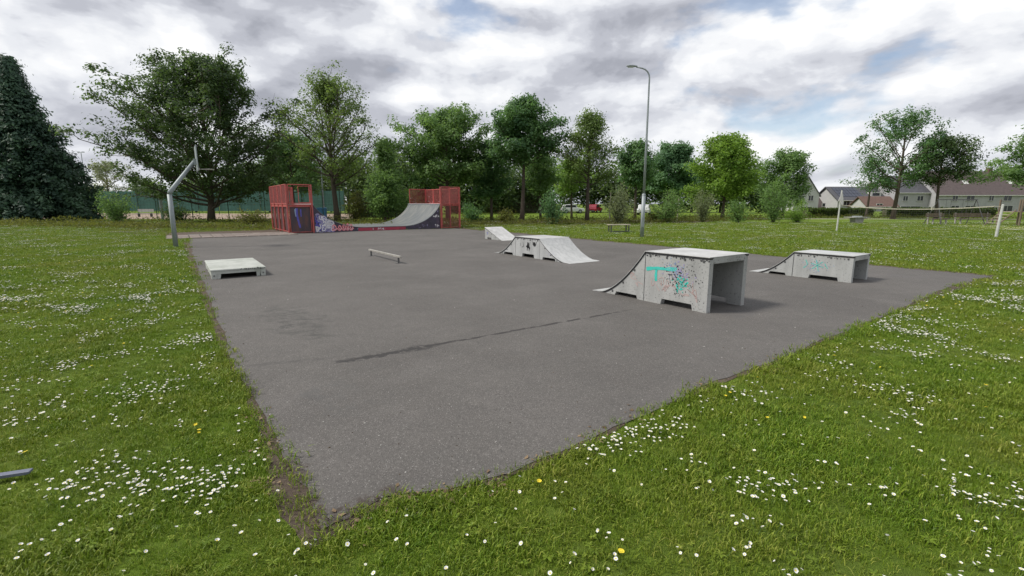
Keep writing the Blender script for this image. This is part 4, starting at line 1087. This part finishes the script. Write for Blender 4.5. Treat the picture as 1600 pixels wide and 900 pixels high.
# ------------------------------------------------------------------ parked vehicles beyond the field
def car(label, px, Y, rz, m, L=4.0, Wd=1.7, name='parked_car', van=False):
    r_ = thing(name, (D(px, 335, Y)[0], Y), rz, label, 'caravan' if van else 'car')
    h = L / 2
    if van:
        body = [(-h, .45), (-h, 1.9), (-h + .35, 2.45), (h - .5, 2.45), (h, 1.7), (h, .45)]
        MB().prism(body, 'y', -Wd / 2, Wd / 2).build('body', m, r_, bevel=.08)
        for x0, x1 in ((-h + .5, -h + 1.5), (-.2, .7), (h - 1.5, h - .6)):
            MB().box((x0, -Wd / 2 - .012, 1.35), (x1, -Wd / 2 - .002, 1.95)).build('window', M['glass'], r_)
        MB().box((h, -.05, .45), (h + 1.1, .05, .55)).build('drawbar', M['bolt'], r_)
    else:
        body = [(-h, .32), (-h - .02, .75), (-h + .1, .92), (h - 1.05, .92), (h - .1, .78), (h + .02, .6), (h, .3)]
        MB().prism(body, 'y', -Wd / 2, Wd / 2).build('body', m, r_, bevel=.07)
        cab = [(-h + .12, .915), (-h + .5, 1.42), (-h + 1.7, 1.48), (h - 1.5, 1.38), (h - 1.0, .915)]
        MB().prism(cab, 'y', -Wd / 2 + .12, Wd / 2 - .12).build('cabin', m, r_, bevel=.06)
        for x0, x1 in ((-h + .55, -h + 1.45), (-h + 1.55, h - 1.45)):
            MB().prism([(x0 - .12, .98), (x0 + .05, 1.36), (x1 - .05, 1.36), (x1 + .12, .98)], 'y', -Wd / 2 + .105, -Wd / 2 + .117).build('window', M['glass'], r_)
        MB().prism([(-Wd / 2 + .3, .97), (Wd / 2 - .3, .97), (Wd / 2 - .38, 1.36), (-Wd / 2 + .38, 1.36)], 'x', h - 1.20, h - 1.19).build('windscreen', M['glass'], r_)
        for y in (-.6, .6): MB().box((h - .02, y - .16, .58), (h + .03, y + .16, .72)).build('headlight', M['lens'], r_)
        MB().box((-h - .03, -.5, .3), (-h + .1, .5, .5)).build('bumper', M['bolt'], r_)
    for x in ((-h * .62, h * .62) if not van else (-.4, .5)):
        for y in (-Wd / 2 - .01, Wd / 2 - .2):
            tyre = MB().tube([(x, y, .33), (x, y + .21, .33)], .32, 14).build('wheel', M['tyre'], r_)
            MB().tube([(x, y - .006, .33), (x, y + .1, .33)], .19, 10).build('rim', M['steel'], tyre)
    return r_
car('white car parked beyond the field left of the red car', 894, 79, .12, M['carwhite'], 3.7)
car('red car parked beyond the field seen past a thin tree', 929, 84, 1.1, M['carred'], 3.6)
car('white car parked behind the street lamp', 1006, 68, 1.25, M['carwhite'], 3.9)

# ------------------------------------------------------------------ houses on the right
def gable_house(label, x0, x1, y0, y1, eave, ridge, wallm, roofm, wins=(), axis='x', over=.35, dormer=None, solar=None, skylight=None, lower=None, chim=None, name='house'):
    """box house with a pitched roof; axis: direction of the ridge; wins: (x0,x1,z0,z1) on the facade towards the lawn"""
    cx_, cy_ = (x0 + x1) / 2, (y0 + y1) / 2
    r_ = thing(name, (cx_, cy_), 0, label, 'house')
    a, b = (x1 - x0) / 2, (y1 - y0) / 2
    if axis == 'x':
        MB().prism([(-b, 0), (b, 0), (b, eave), (0, ridge - .12), (-b, eave)], 'x', -a, a).build('wall', wallm, r_)
        sl = (ridge - eave) / b
        ov = [(-b - over, eave - over * sl), (0, ridge), (b + over, eave - over * sl), (b + over, eave - over * sl + .18), (0, ridge + .2), (-b - over, eave - over * sl + .18)]
        roof = MB().prism(ov, 'x', -a - over, a + over).build('roof', roofm, r_)
        zroof = lambda y: eave + (y + b) * sl + .2
        MB().tube([(-a, -b - over - .05, eave - over * sl + .04), (a, -b - over - .05, eave - over * sl + .04)], .07, 6).build('gutter', M['frame_w'], r_)
    else:
        MB().prism([(-a, 0), (a, 0), (a, eave), (0, ridge - .12), (-a, eave)], 'y', -b, b).build('wall', wallm, r_)
        sl = (ridge - eave) / a
        ov = [(-a - over, eave - over * sl), (0, ridge), (a + over, eave - over * sl), (a + over, eave - over * sl + .18), (0, ridge + .2), (-a - over, eave - over * sl + .18)]
        roof = MB().prism(ov, 'y', -b - over * .5, b + over * .5).build('roof', roofm, r_)
    for (u0, u1, z0, z1) in wins:
        u0 -= cx_; u1 -= cx_
        f_ = MB()
        t_ = .06
        for q in ((u0, z0, u1, z0 + t_), (u0, z1 - t_, u1, z1), (u0, z0 + t_, u0 + t_, z1 - t_), (u1 - t_, z0 + t_, u1, z1 - t_), ((u0 + u1) / 2 - .03, z0 + t_, (u0 + u1) / 2 + .03, z1 - t_)):
            f_.box((q[0], -b - .05, q[1]), (q[2], -b + .02, q[3]))
        fo = f_.build('window', M['frame_w'], r_)
        MB().box((u0 + t_, -b - .02, z0 + t_), (u1 - t_, -b - .01, z1 - t_)).build('pane', M['glass'], fo)
        MB().box((u0 - .06, -b - .12, z0 - .08), (u1 + .06, -b - .003, z0 - .01)).build('sill', M['concrete'], fo)
    if axis == 'x':
        if dormer:
            for (u0, u1, z0, z1) in dormer:
                u0 -= cx_; u1 -= cx_; yb = (z1 - eave) / sl - b + .3; yf = (z0 - eave) / sl - b
                dm = MB().box((u0, yf, z0), (u1, yb, z1)).build('dormer', M['frame_w'], r_)
                MB().box((u0 + .35, yf - .02, z0 + .3), (u1 - .35, yf - .005, z1 - .2)).build('pane', M['glass'], dm)
        if solar:
            for (u0, u1, f0, f1, nxp, nyp) in solar:
                for i in range(nxp):
                    for j in range(nyp):
                        ua = u0 - cx_ + (u1 - u0) * i / nxp + .04; ub = u0 - cx_ + (u1 - u0) * (i + 1) / nxp - .04
                        ya = -b + b * (f0 + (f1 - f0) * j / nyp) + .03; yb = -b + b * (f0 + (f1 - f0) * (j + 1) / nyp) - .03
                        MB().add([(ua, ya, zroof(ya) + .06), (ub, ya, zroof(ya) + .06), (ub, yb, zroof(yb) + .06), (ua, yb, zroof(yb) + .06), (ua, ya, zroof(ya)), (ub, ya, zroof(ya)), (ub, yb, zroof(yb)), (ua, yb, zroof(yb))],
                                 [(0, 1, 2, 3), (4, 7, 6, 5), (0, 4, 5, 1), (1, 5, 6, 2), (2, 6, 7, 3), (3, 7, 4, 0)]).build('solar_panel', M['solar'], r_)
        for (u, f) in (skylight or ()):
            y = -b + b * f; u -= cx_
            sk = MB().add([(u - .5, y - .4, zroof(y - .4) + .05), (u + .5, y - .4, zroof(y - .4) + .05), (u + .5, y + .4, zroof(y + .4) + .05), (u - .5, y + .4, zroof(y + .4) + .05)], [(0, 1, 2, 3)]).build('skylight', M['frame_w'], r_)
    for u in (chim or ()):
        u -= cx_
        ch = MB().box((u - .4, -.4, ridge - .6), (u + .4, .4, ridge + .9)).build('chimney', M['roof_r'], r_)
        MB().box((u - .46, -.46, ridge + .9), (u + .46, .46, ridge + 1.0)).build('cap', M['concrete'], ch)
    return r_
def hx(px, Y): return D(px, 315, Y)[0]
def hz(py, Y): return D(1400, py, Y)[2]
Y = 104
gable_house('white gabled house half hidden by the bushy tree', hx(1240, Y), hx(1279, Y), Y, Y + 9, hz(304, Y), hz(277, Y), M['wall_w'], M['roof_d'], [(hx(1262, Y), hx(1270.5, Y), hz(314, Y), hz(305, Y)), (hx(1248, Y), hx(1256, Y), hz(314, Y), hz(305, Y)), (hx(1252, Y), hx(1270, Y), hz(331, Y), hz(323, Y))], 'y')
Y = 108
gable_house('low brown-roofed house between white gable and solar-panelled house', hx(1279, Y), hx(1310, Y), Y, Y + 7, hz(324, Y), hz(303, Y), M['wall_w'], M['roof_b'], [(hx(1285, Y), hx(1295, Y), .9, 1.7)], 'x')
Y = 104
gable_house('house with dark roof covered in solar panels', hx(1309, Y), hx(1384, Y), Y, Y + 8.5, hz(312, Y), hz(292, Y), M['wall_w'], M['roof_d'], [(hx(1318, Y), hx(1328, Y), hz(321, Y), hz(314, Y)), (hx(1338, Y), hx(1350, Y), hz(321, Y), hz(314, Y))], 'x',
            dormer=[(hx(1364, Y), hx(1380, Y), hz(308, Y), hz(300, Y))], solar=[(hx(1314, Y), hx(1352, Y), .15, .9, 7, 3)], chim=[hx(1381, Y)])
Y = 98
gable_house('low house with red-brown roof left of the large oak', hx(1356, Y), hx(1402, Y), Y, Y + 5, hz(322, Y), hz(308, Y), M['wall_w'], M['roof_r'], [(hx(1370, Y), hx(1380, Y), .8, 1.6)], 'x')
Y = 102
gable_house('pale grey house seen between the two right oaks', hx(1402, Y), hx(1452, Y), Y, Y + 9, hz(300, Y), hz(274, Y), M['wall_g'], M['roof_d'], [(hx(1410, Y), hx(1418, Y), hz(314, Y), hz(306, Y)), (hx(1432, Y), hx(1442, Y), hz(314, Y), hz(306, Y)), (hx(1408, Y), hx(1440, Y), hz(328, Y), hz(322, Y))], 'x')
Y = 100
wl_ = [(1487, 1496), (1509, 1522), (1544, 1552), (1567, 1580), (1600, 1612), (1626, 1636)]
gable_house('long pale terrace of houses with brown tiled roof on the right', hx(1464, Y), hx(1660, Y), Y, Y + 9.5, hz(303, Y), hz(266.5, Y), M['wall_g'], M['roof_b'],
            [(hx(a_, Y), hx(b_, Y), hz(314, Y), hz(304.5, Y)) for a_, b_ in wl_] + [(hx(a_, Y), hx(b_ + 4, Y), hz(331, Y), hz(321, Y)) for a_, b_ in wl_], 'x', skylight=[(hx(1519, Y), .48), (hx(1590, Y), .48)], chim=[hx(1500, Y), hx(1572, Y), hx(1640, Y)], name='terraced_house')

# play equipment and benches beyond the sand
def park_bench(label, px, py, rz, L=1.7):
    r_ = thing('park_bench', G(px, py), rz, label, 'bench')
    for k in range(3): MB().box((-L / 2, -.22 + k * .15, .43), (L / 2, -.10 + k * .15, .47)).build('seat_slat', M['timber'], r_)
    for k in range(2): MB().box((-L / 2, .26, .58 + k * .16), (L / 2, .29, .70 + k * .16)).build('back_slat', M['timber'], r_)
    for x in (-L / 2 + .2, L / 2 - .2): MB().prism([(-.2, 0), (-.12, 0), (-.1, .38), (.2, .38), (.22, 0), (.3, 0), (.34, .9), (.29, .9), (.25, .43), (-.2, .43)], 'x', x - .03, x + .03).build('leg', M['concrete'], r_)
    return r_
park_bench('timber park bench beyond the net, beside the sand', 1522, 351, .05, 3.0)
park_bench('short dark bench left of the sand path', 1464, 351, .1, 1.5)
sw = thing('swing_frame', G(1490, 350.5), .08, 'thin dark metal swing frame behind the net and benches', 'swing')
for x in (-1.6, 1.6):
    for y in (-.7, .7): MB().tube([(x * 1.15, y, 0), (x, 0, 1.9)], .03, 7).build('leg', M['bolt'], sw)
MB().tube([(-1.7, 0, 1.9), (1.7, 0, 1.9)], .035, 7).build('cross_bar', M['bolt'], sw)
for x in (-.7, .7):
    for dx in (-.2, .2): MB().tube([(x + dx, 0, 1.87), (x + dx, 0, .5)], .012, 4).build('chain', M['bolt'], sw)
    MB().box((x - .24, -.09, .46), (x + .24, .09, .5)).build('swing_seat', M['tyre'], sw)
cf = thing('climbing_frame', G(1590, 352.5), .15, 'timber climbing frame with slanting ladder at the right picture edge', 'climbing frame')
for x in (-.9, .9):
    for y in (-.7, .7): MB().box((x - .04, y - .04, 0), (x + .04, y + .04, 1.9)).build('post', M['timber'], cf)
for y in (-.6, -.3, 0, .3, .6): MB().box((-.95, y - .13, .98), (.95, y + .13, 1.03)).build('deck_plank', M['timber'], cf)
for z in (1.4, 1.75): MB().tube([(-.9, -.7, z), (.9, -.7, z)], .035, 6).build('guard_bar', M['timber'], cf)
for y in (-.4, .4): MB().tube([(-.95, y, 1.15), (-2.4, y, .02)], .04, 6).build('ladder_rail', M['timber'], cf)
for k in range(5): MB().tube([(-1.15 - .26 * k, -.4, 1.0 - .2 * k), (-1.15 - .26 * k, .4, 1.0 - .2 * k)], .025, 6).build('rung', M['timber_pale'], cf)

# ------------------------------------------------------------------ lawn: grass blades, daisies, buttercups
from mathutils.geometry import intersect_point_line
soil_poly = np.array(pad)
def inside(poly, x, y):
    n = len(poly); ins = np.zeros(len(x), bool); j = n - 1
    for i in range(n):
        xi, yi = poly[i]; xj, yj = poly[j]
        cnd = ((yi > y) != (yj > y)) & (x < (xj - xi) * (y - yi) / (yj - yi + 1e-12) + xi)
        ins ^= cnd; j = i
    return ins
def edge_dist(poly, x, y):
    d = np.full(len(x), 1e9); n = len(poly)
    for i in range(n):
        ax, ay = poly[i]; bx, by = poly[(i + 1) % n]
        dx, dy = bx - ax, by - ay; L2 = dx * dx + dy * dy + 1e-12
        t = np.clip(((x - ax) * dx + (y - ay) * dy) / L2, 0, 1)
        d = np.minimum(d, np.hypot(x - ax - t * dx, y - ay - t * dy))
    return d
coarse = np.array([G(*p) for p in pad_px])
soilc = np.array([G(*p) for p in soil_px])
src = bpy.data.collections.new('tuft_sources')        # only instanced, never linked to the scene
def tuft(name, n, rad, hmin, hmax, wd, seed):
    r = random.Random(seed); vs = []; fs = []; ti = []
    for _ in range(n):
        a_ = r.uniform(0, 6.28); q = rad * math.sqrt(r.random()); x, y = q * math.cos(a_), q * math.sin(a_)
        h = r.uniform(hmin, hmax); la = r.uniform(0, 6.28); ln = h * r.uniform(.25, 1.15); wa = la + 1.57 + r.gauss(0, .4)
        w_ = wd * r.uniform(.7, 1.3); wx, wy = math.cos(wa) * w_ / 2, math.sin(wa) * w_ / 2
        o = len(vs); mx_, my_ = x + math.cos(la) * ln * .35, y + math.sin(la) * ln * .35
        ex, ey = x + math.cos(la) * ln, y + math.sin(la) * ln
        vs += [(x - wx, y - wy, -.005), (x + wx, y + wy, -.005), (mx_ + wx * .9, my_ + wy * .9, h * .6), (mx_ - wx * .9, my_ - wy * .9, h * .6), (ex, ey, h * r.uniform(.75, 1))]
        fs += [(o, o + 1, o + 2, o + 3), (o + 3, o + 2, o + 4)]
        tv = min(1, max(0, r.gauss(.42, .22))); tv = 1.0 if r.random() < .05 else tv; ti += [tv, tv]
    me = bpy.data.meshes.new(name); me.from_pydata(vs, [], fs); me.materials.append(M['grass'])
    at = me.attributes.new('tint', 'FLOAT', 'FACE'); at.data.foreach_set('value', ti)
    o = bpy.data.objects.new(name, me); src.objects.link(o); return o
tufts_near = [tuft('grass_tuft_a%d' % k, 16, .045, .016, .040, .0036, 200 + k) for k in range(6)]
tufts_far = [tuft('grass_tuft_b%d' % k, 22, .13, .02, .052, .009, 300 + k) for k in range(4)]
def scatter(name, pts, rots, scl, sources, label, cat, parent_kind='stuff'):
    me = bpy.data.meshes.new(name); n = len(pts)
    me.vertices.add(n); me.vertices.foreach_set('co', np.asarray(pts, np.float32).reshape(-1))
    at = me.attributes.new('rot', 'FLOAT_VECTOR', 'POINT'); at.data.foreach_set('vector', np.asarray(rots, np.float32).reshape(-1))
    at = me.attributes.new('scl', 'FLOAT', 'POINT'); at.data.foreach_set('value', np.asarray(scl, np.float32))
    at = me.attributes.new('pick', 'INT', 'POINT'); at.data.foreach_set('value', rng.integers(0, len(sources), n).astype(np.int32))
    o = bpy.data.objects.new(name, me); COL.objects.link(o)
    ng = bpy.data.node_groups.new(name, 'GeometryNodeTree')
    ng.interface.new_socket('Geometry', in_out='INPUT', socket_type='NodeSocketGeometry'); ng.interface.new_socket('Geometry', in_out='OUTPUT', socket_type='NodeSocketGeometry')
    gi, go = ng.nodes.new('NodeGroupInput'), ng.nodes.new('NodeGroupOutput')
    iop = ng.nodes.new('GeometryNodeInstanceOnPoints'); iop.inputs['Pick Instance'].default_value = True
    join = ng.nodes.new('GeometryNodeGeometryToInstance')
    for s in reversed(sources):
        oi = ng.nodes.new('GeometryNodeObjectInfo'); oi.inputs['Object'].default_value = s; oi.inputs['As Instance'].default_value = True
        ng.links.new(oi.outputs['Geometry'], join.inputs[0])
    def attr(nm, ty):
        a_ = ng.nodes.new('GeometryNodeInputNamedAttribute'); a_.data_type = ty; a_.inputs[0].default_value = nm
        return a_.outputs[0]
    joing = ng.nodes.new('GeometryNodeJoinGeometry')
    for lk in list(join.inputs[0].links): ng.links.new(lk.from_socket, joing.inputs[0])
    ng.nodes.remove(join)
    ng.links.new(gi.outputs[0], iop.inputs['Points']); ng.links.new(joing.outputs[0], iop.inputs['Instance'])
    ng.links.new(attr('pick', 'INT'), iop.inputs['Instance Index']); ng.links.new(attr('rot', 'FLOAT_VECTOR'), iop.inputs['Rotation']); ng.links.new(attr('scl', 'FLOAT'), iop.inputs['Scale'])
    ng.links.new(iop.outputs[0], go.inputs[0])
    mod = o.modifiers.new('scatter', 'NODES'); mod.node_group = ng
    return tag(o, label, cat, None, 'stuff')
def lawn_points(y0, y1, dens, margin=1.35, off=3.2):
    xm = margin * y1 + off
    n = int((y1 - y0) * 2 * xm * dens)
    x = (rng.random(n) * 2 - 1) * xm; y = y0 + rng.random(n) * (y1 - y0)
    k = np.abs(x) < margin * y + off
    x, y = x[k], y[k]
    ins = inside(coarse, x, y); ed = edge_dist(coarse, x, y); ins2 = inside(soilc, x, y)
    keep = (~ins) & (~(ins2 & (rng.random(len(x)) < .80))) | (ins & (ed < .05) & (rng.random(len(x)) < .16))
    # pavers, earth strip and beyond
    u = (x + 15.62) * E2.x + (y - 21.35) * E2.y; v_ = (x + 15.62) * E1.x + (y - 21.35) * E1.y
    keep &= ~((u > 0) & (u < 5.6) & (v_ > 0) & (v_ < 6))
    return x[keep], y[keep], ed[keep]
def field(x, y, s, o): return np.array([mnoise.noise(Vector((a_ * s + o, b_ * s, o))) for a_, b_ in zip(x, y)])
xs, ys_, sc, rt = [], [], [], []
for (y0, y1, dn, s0) in ((.7, 3.2, 1250, .95), (3.2, 6, 720, 1.05), (6, 9.5, 330, 1.25)):
    x, y, ed = lawn_points(y0, y1, dn)
    f = field(x, y, .9, 2.0)
    k = rng.random(len(x)) < (.82 + .5 * f)
    x, y, f, ed = x[k], y[k], f[k], ed[k]
    xs.append(x); ys_.append(y); sc.append(s0 * (1 + .5 * f + .45 * field(x, y, 3.2, 9.0)) * (.7 + .6 * rng.random(len(x))) * np.where(ed < .25, 1.2, 1))
x = np.concatenate(xs); y = np.concatenate(ys_); s = np.concatenate(sc)
rot = np.stack([rng.normal(0, .16, len(x)), rng.normal(0, .16, len(x)), rng.random(len(x)) * 6.283], 1)
scatter('lawn_grass', np.stack([x, y, np.zeros(len(x))], 1), rot, s, tufts_near, 'short mown grass of the lawn close to the camera', 'grass')
xs, ys_, sc = [], [], []
for (y0, y1, dn, s0) in ((9.5, 15, 130, 1.0), (15, 24, 62, 1.2), (24, 40, 24, 1.45)):
    x, y, ed = lawn_points(y0, y1, dn, 1.3, 3.0)
    f = field(x, y, .6, 5.0)
    xs.append(x); ys_.append(y); sc.append(s0 * (1 + .4 * f) * (.75 + .5 * rng.random(len(x))))
x = np.concatenate(xs); y = np.concatenate(ys_); s = np.concatenate(sc)
rot = np.stack([rng.normal(0, .12, len(x)), rng.normal(0, .12, len(x)), rng.random(len(x)) * 6.283], 1)
scatter('lawn_grass', np.stack([x, y, np.zeros(len(x))], 1), rot, s, tufts_far, 'mown grass of the lawn farther out around the pad', 'grass')

def rosette(name, n, r0, r1, tint, seed, up=.35, wd=.32):
    r = random.Random(seed); vs = []; fs = []; ti = []
    for k in range(n):
        a_ = k * 6.283 / n + r.gauss(0, .25); L = r.uniform(r0, r1); w_ = L * wd * r.uniform(.8, 1.2); o = len(vs); u_ = L * up * r.uniform(.5, 1.4)
        ca_, sa_ = math.cos(a_), math.sin(a_)
        for d_, ww, z_ in ((.1, .25, .004), (.55, 1, u_), (1, .1, u_ * .8)):
            for s_ in (-1, 1): vs.append((ca_ * L * d_ - sa_ * w_ * ww * s_ / 2, sa_ * L * d_ + ca_ * w_ * ww * s_ / 2, z_ + .004))
        fs += [(o, o + 1, o + 3, o + 2), (o + 2, o + 3, o + 5, o + 4)]; tv = min(1, max(0, tint + r.gauss(0, .12))); ti += [tv, tv]
    me = bpy.data.meshes.new(name); me.from_pydata(vs, [], fs); me.materials.append(M['grass'])
    at = me.attributes.new('tint', 'FLOAT', 'FACE'); at.data.foreach_set('value', ti)
    o = bpy.data.objects.new(name, me); src.objects.link(o); return o
weed_src = [rosette('weed_a', 8, .015, .032, .25, 501, .2), rosette('weed_b', 11, .014, .028, .45, 502, .35), rosette('weed_c', 16, .008, .018, .35, 503, .6, .7), rosette('weed_d', 14, .008, .02, .6, 504, .6, .6), rosette('dry_stalks', 3, .04, .08, 1.0, 505, .4, .03)]
x, y, ed = lawn_points(.8, 7.5, 55)
f = field(x, y, 1.3, 19.0); k = rng.random(len(x)) < np.clip(.35 + f * 1.4, .08, 1); x, y = x[k], y[k]
rot = np.stack([rng.normal(0, .12, len(x)), rng.normal(0, .12, len(x)), rng.random(len(x)) * 6.283], 1)
scatter('lawn_weeds', np.stack([x, y, np.full(len(x), .008)], 1), rot, rng.uniform(.7, 1.4, len(x)), weed_src, 'broad-leaved weeds and dry stalks between the grass', 'weeds')
def flower_mesh(name, npet, r0, r1, h, cup, petal, seed):
    r = random.Random(seed); mb = MB()
    mb.tube([(0, 0, -.005), (.004, 0, h * .5), (0, 0, h)], .0012, 3, 2, caps=False)
    for k in range(npet):
        a_ = k * 6.283 / npet; da = 6.283 / npet * .46; rr_ = r1 * r.uniform(.88, 1.05)
        mb.add([(r0 * .7 * math.cos(a_ - da * .6), r0 * .7 * math.sin(a_ - da * .6), h), (r0 * .7 * math.cos(a_ + da * .6), r0 * .7 * math.sin(a_ + da * .6), h), (rr_ * math.cos(a_ + da), rr_ * math.sin(a_ + da), h + cup), (rr_ * 1.06 * math.cos(a_), rr_ * 1.06 * math.sin(a_), h + cup), (rr_ * math.cos(a_ - da), rr_ * math.sin(a_ - da), h + cup)], [(0, 1, 2, 3, 4)], 0)
    ring = [(r0 * math.cos(k * 6.283 / 8), r0 * math.sin(k * 6.283 / 8), h + .001) for k in range(8)]
    mb.add(ring + [(0, 0, h + r0 * .5)], [(k, (k + 1) % 8, 8) for k in range(8)], 1)
    me = bpy.data.meshes.new(name); me.from_pydata(mb.v, [], mb.f)
    for m_ in (petal, M['yolk'], M['stem']): me.materials.append(m_)
    me.polygons.foreach_set('material_index', mb.m); return me
daisy_me = [flower_mesh('daisy', 13, .0032, .0088, .052, c_, M['petal'], 400 + k) for k, c_ in enumerate((.001, .003, .0055))]
butter_me = [flower_mesh('dandelion', 14, .0045, .0125, .055, c_, M['yolk'], 410 + k) for k, c_ in enumerate((.002, .006))]
# daisies grow in patches
def patchy(n, y0, y1, thr, seed, s=.75):
    r = np.random.default_rng(seed)
    q = r.random(n); y = np.sqrt(y0 ** 2 + q * (y1 ** 2 - y0 ** 2)); x = (r.random(n) * 2 - 1) * (1.2 * y + 2.0)
    ins = inside(coarse, x, y); ed = edge_dist(coarse, x, y)
    f = field(x, y, s, 31.0) + .55 * field(x, y, s * 3.1, 47.0)
    f = f - np.where((x > -1.4) & (x < .45) & (y < 2.9), .3, 0)
    k = (~ins) & (ed > .12) & (r.random(n) < np.clip((f - thr) * 1.6, .03, 1))
    return x[k], y[k]
dx_, dy_ = patchy(135000, 1.1, 9.5, .10, 5, 1.5)
o_ = np.argsort(np.hypot(dx_, dy_)); dx_, dy_ = dx_[o_], dy_[o_]
for i in range(min(300, len(dx_))):
    o = bpy.data.objects.new('daisy', daisy_me[i % 3]); COL.objects.link(o)
    o.location = (dx_[i], dy_[i], 0); o.rotation_euler = (random.gauss(0, .36), random.gauss(0, .36), random.uniform(0, 6.28)); o.scale = [random.uniform(.65, 1.15)] * 3
    tag(o, 'small white daisy in the near lawn', 'daisy', 'daisies in the near lawn')
print('daisies', len(dx_), 'farthest single', dy_[min(300, len(dx_)) - 1])
dsrc = []
for k, me in enumerate(daisy_me):
    o = bpy.data.objects.new('daisy_source_%d' % k, me); src.objects.link(o); dsrc.append(o)
ex, ey = patchy(520000, 9.5, 42, .08, 6, 1.0)
x = np.concatenate([dx_[300:], ex]); y = np.concatenate([dy_[300:], ey])
u = (x + 15.62) * E2.x + (y - 21.35) * E2.y; v_ = (x + 15.62) * E1.x + (y - 21.35) * E1.y
k = ~((u > -.2) & (u < 12) & (v_ > -.2) & (v_ < 30)); x, y = x[k], y[k]
rot = np.stack([rng.normal(0, .2, len(x)), rng.normal(0, .2, len(x)), rng.random(len(x)) * 6.283], 1)
sc = rng.uniform(.7, 1.15, len(x)) * np.where(np.hypot(x, y) > 9.5, 1.25, 1)
scatter('daisy_patches', np.stack([x, y, np.zeros(len(x))], 1), rot, sc, dsrc, 'patches of small white daisies spread over the lawn', 'daisies')
r = np.random.default_rng(9)
q = r.random(2200); y = np.sqrt(1.3 ** 2 + q * (13 ** 2 - 1.3 ** 2)); x = (r.random(2200) * 2 - 1) * (1.15 * y + .4)
f = field(x, y, .8, 77.0); k = (~inside(coarse, x, y)) & (edge_dist(coarse, x, y) > .15) & (r.random(2200) < np.clip((f - .08) * 1.7, .04, 1)); x, y = x[k], y[k]
for i in range(len(x)):
    o = bpy.data.objects.new('dandelion', butter_me[i % 2]); COL.objects.link(o)
    o.location = (x[i], y[i], 0); o.rotation_euler = (random.gauss(0, .2), random.gauss(0, .2), random.uniform(0, 6.28)); o.scale = [random.uniform(.75, 1.15)] * 3
    tag(o, 'small yellow flower in the lawn', 'flower', 'yellow flowers in the lawn')

# litter and gravel -------------------------------------------------------------------
lt = thing('plastic_strip', G(10, 752), .35, 'blue-grey plastic strip lying in the grass at the left picture edge', 'litter')
MB().prism([(-.16, .03), (.10, .03), (.12, .036), (.12, .05), (-.16, .05)], 'y', -.022, .022).build('strip', M['plastic_grey'], lt, bevel=.003)
gm = MB(); r = random.Random(55)
for _ in range(520):
    if r.random() < .5: px, py = r.uniform(330, 1400), r.uniform(430, 760)
    else: px, py = r.choice(soil_px[2:10] + soil_px[13:22]); px += r.gauss(0, 25); py += r.gauss(0, 12)
    if py < 340: continue
    gx, gy = G(px, py); s = r.uniform(.003, .009) * (1.0 if gy < 5 else 1.4)
    pts = [(gx + s * r.uniform(.6, 1.2) * math.cos(k * 1.256), gy + s * r.uniform(.5, 1) * math.sin(k * 1.256), .009) for k in range(5)]
    gm.add(pts + [(gx, gy, .009 + s * .7)], [(k, (k + 1) % 5, 5) for k in range(5)], 0 if r.random() < .5 else 1)
tag(gm.build('loose_gravel', [M['concrete'], M['soil']]), 'small stones and crumbs scattered over the asphalt', 'gravel', None, 'stuff')
lm = np.array([(G(px + r.gauss(0, 14), py + r.gauss(0, 9))) for px, py in [r.choice(soil_px[1:4] + soil_px[13:23]) for _ in range(260)]])
tag(leaves('dry_leaves', np.column_stack([lm, np.full(len(lm), .016)]), .03, leafmat('dry_leaf', (.09, .055, .03), (.30, .22, .13), .1), None, np.full(len(lm), .5), flat=2.5, seed=3), 'dry leaf scraps along the pad edge', 'leaf litter', None, 'stuff')
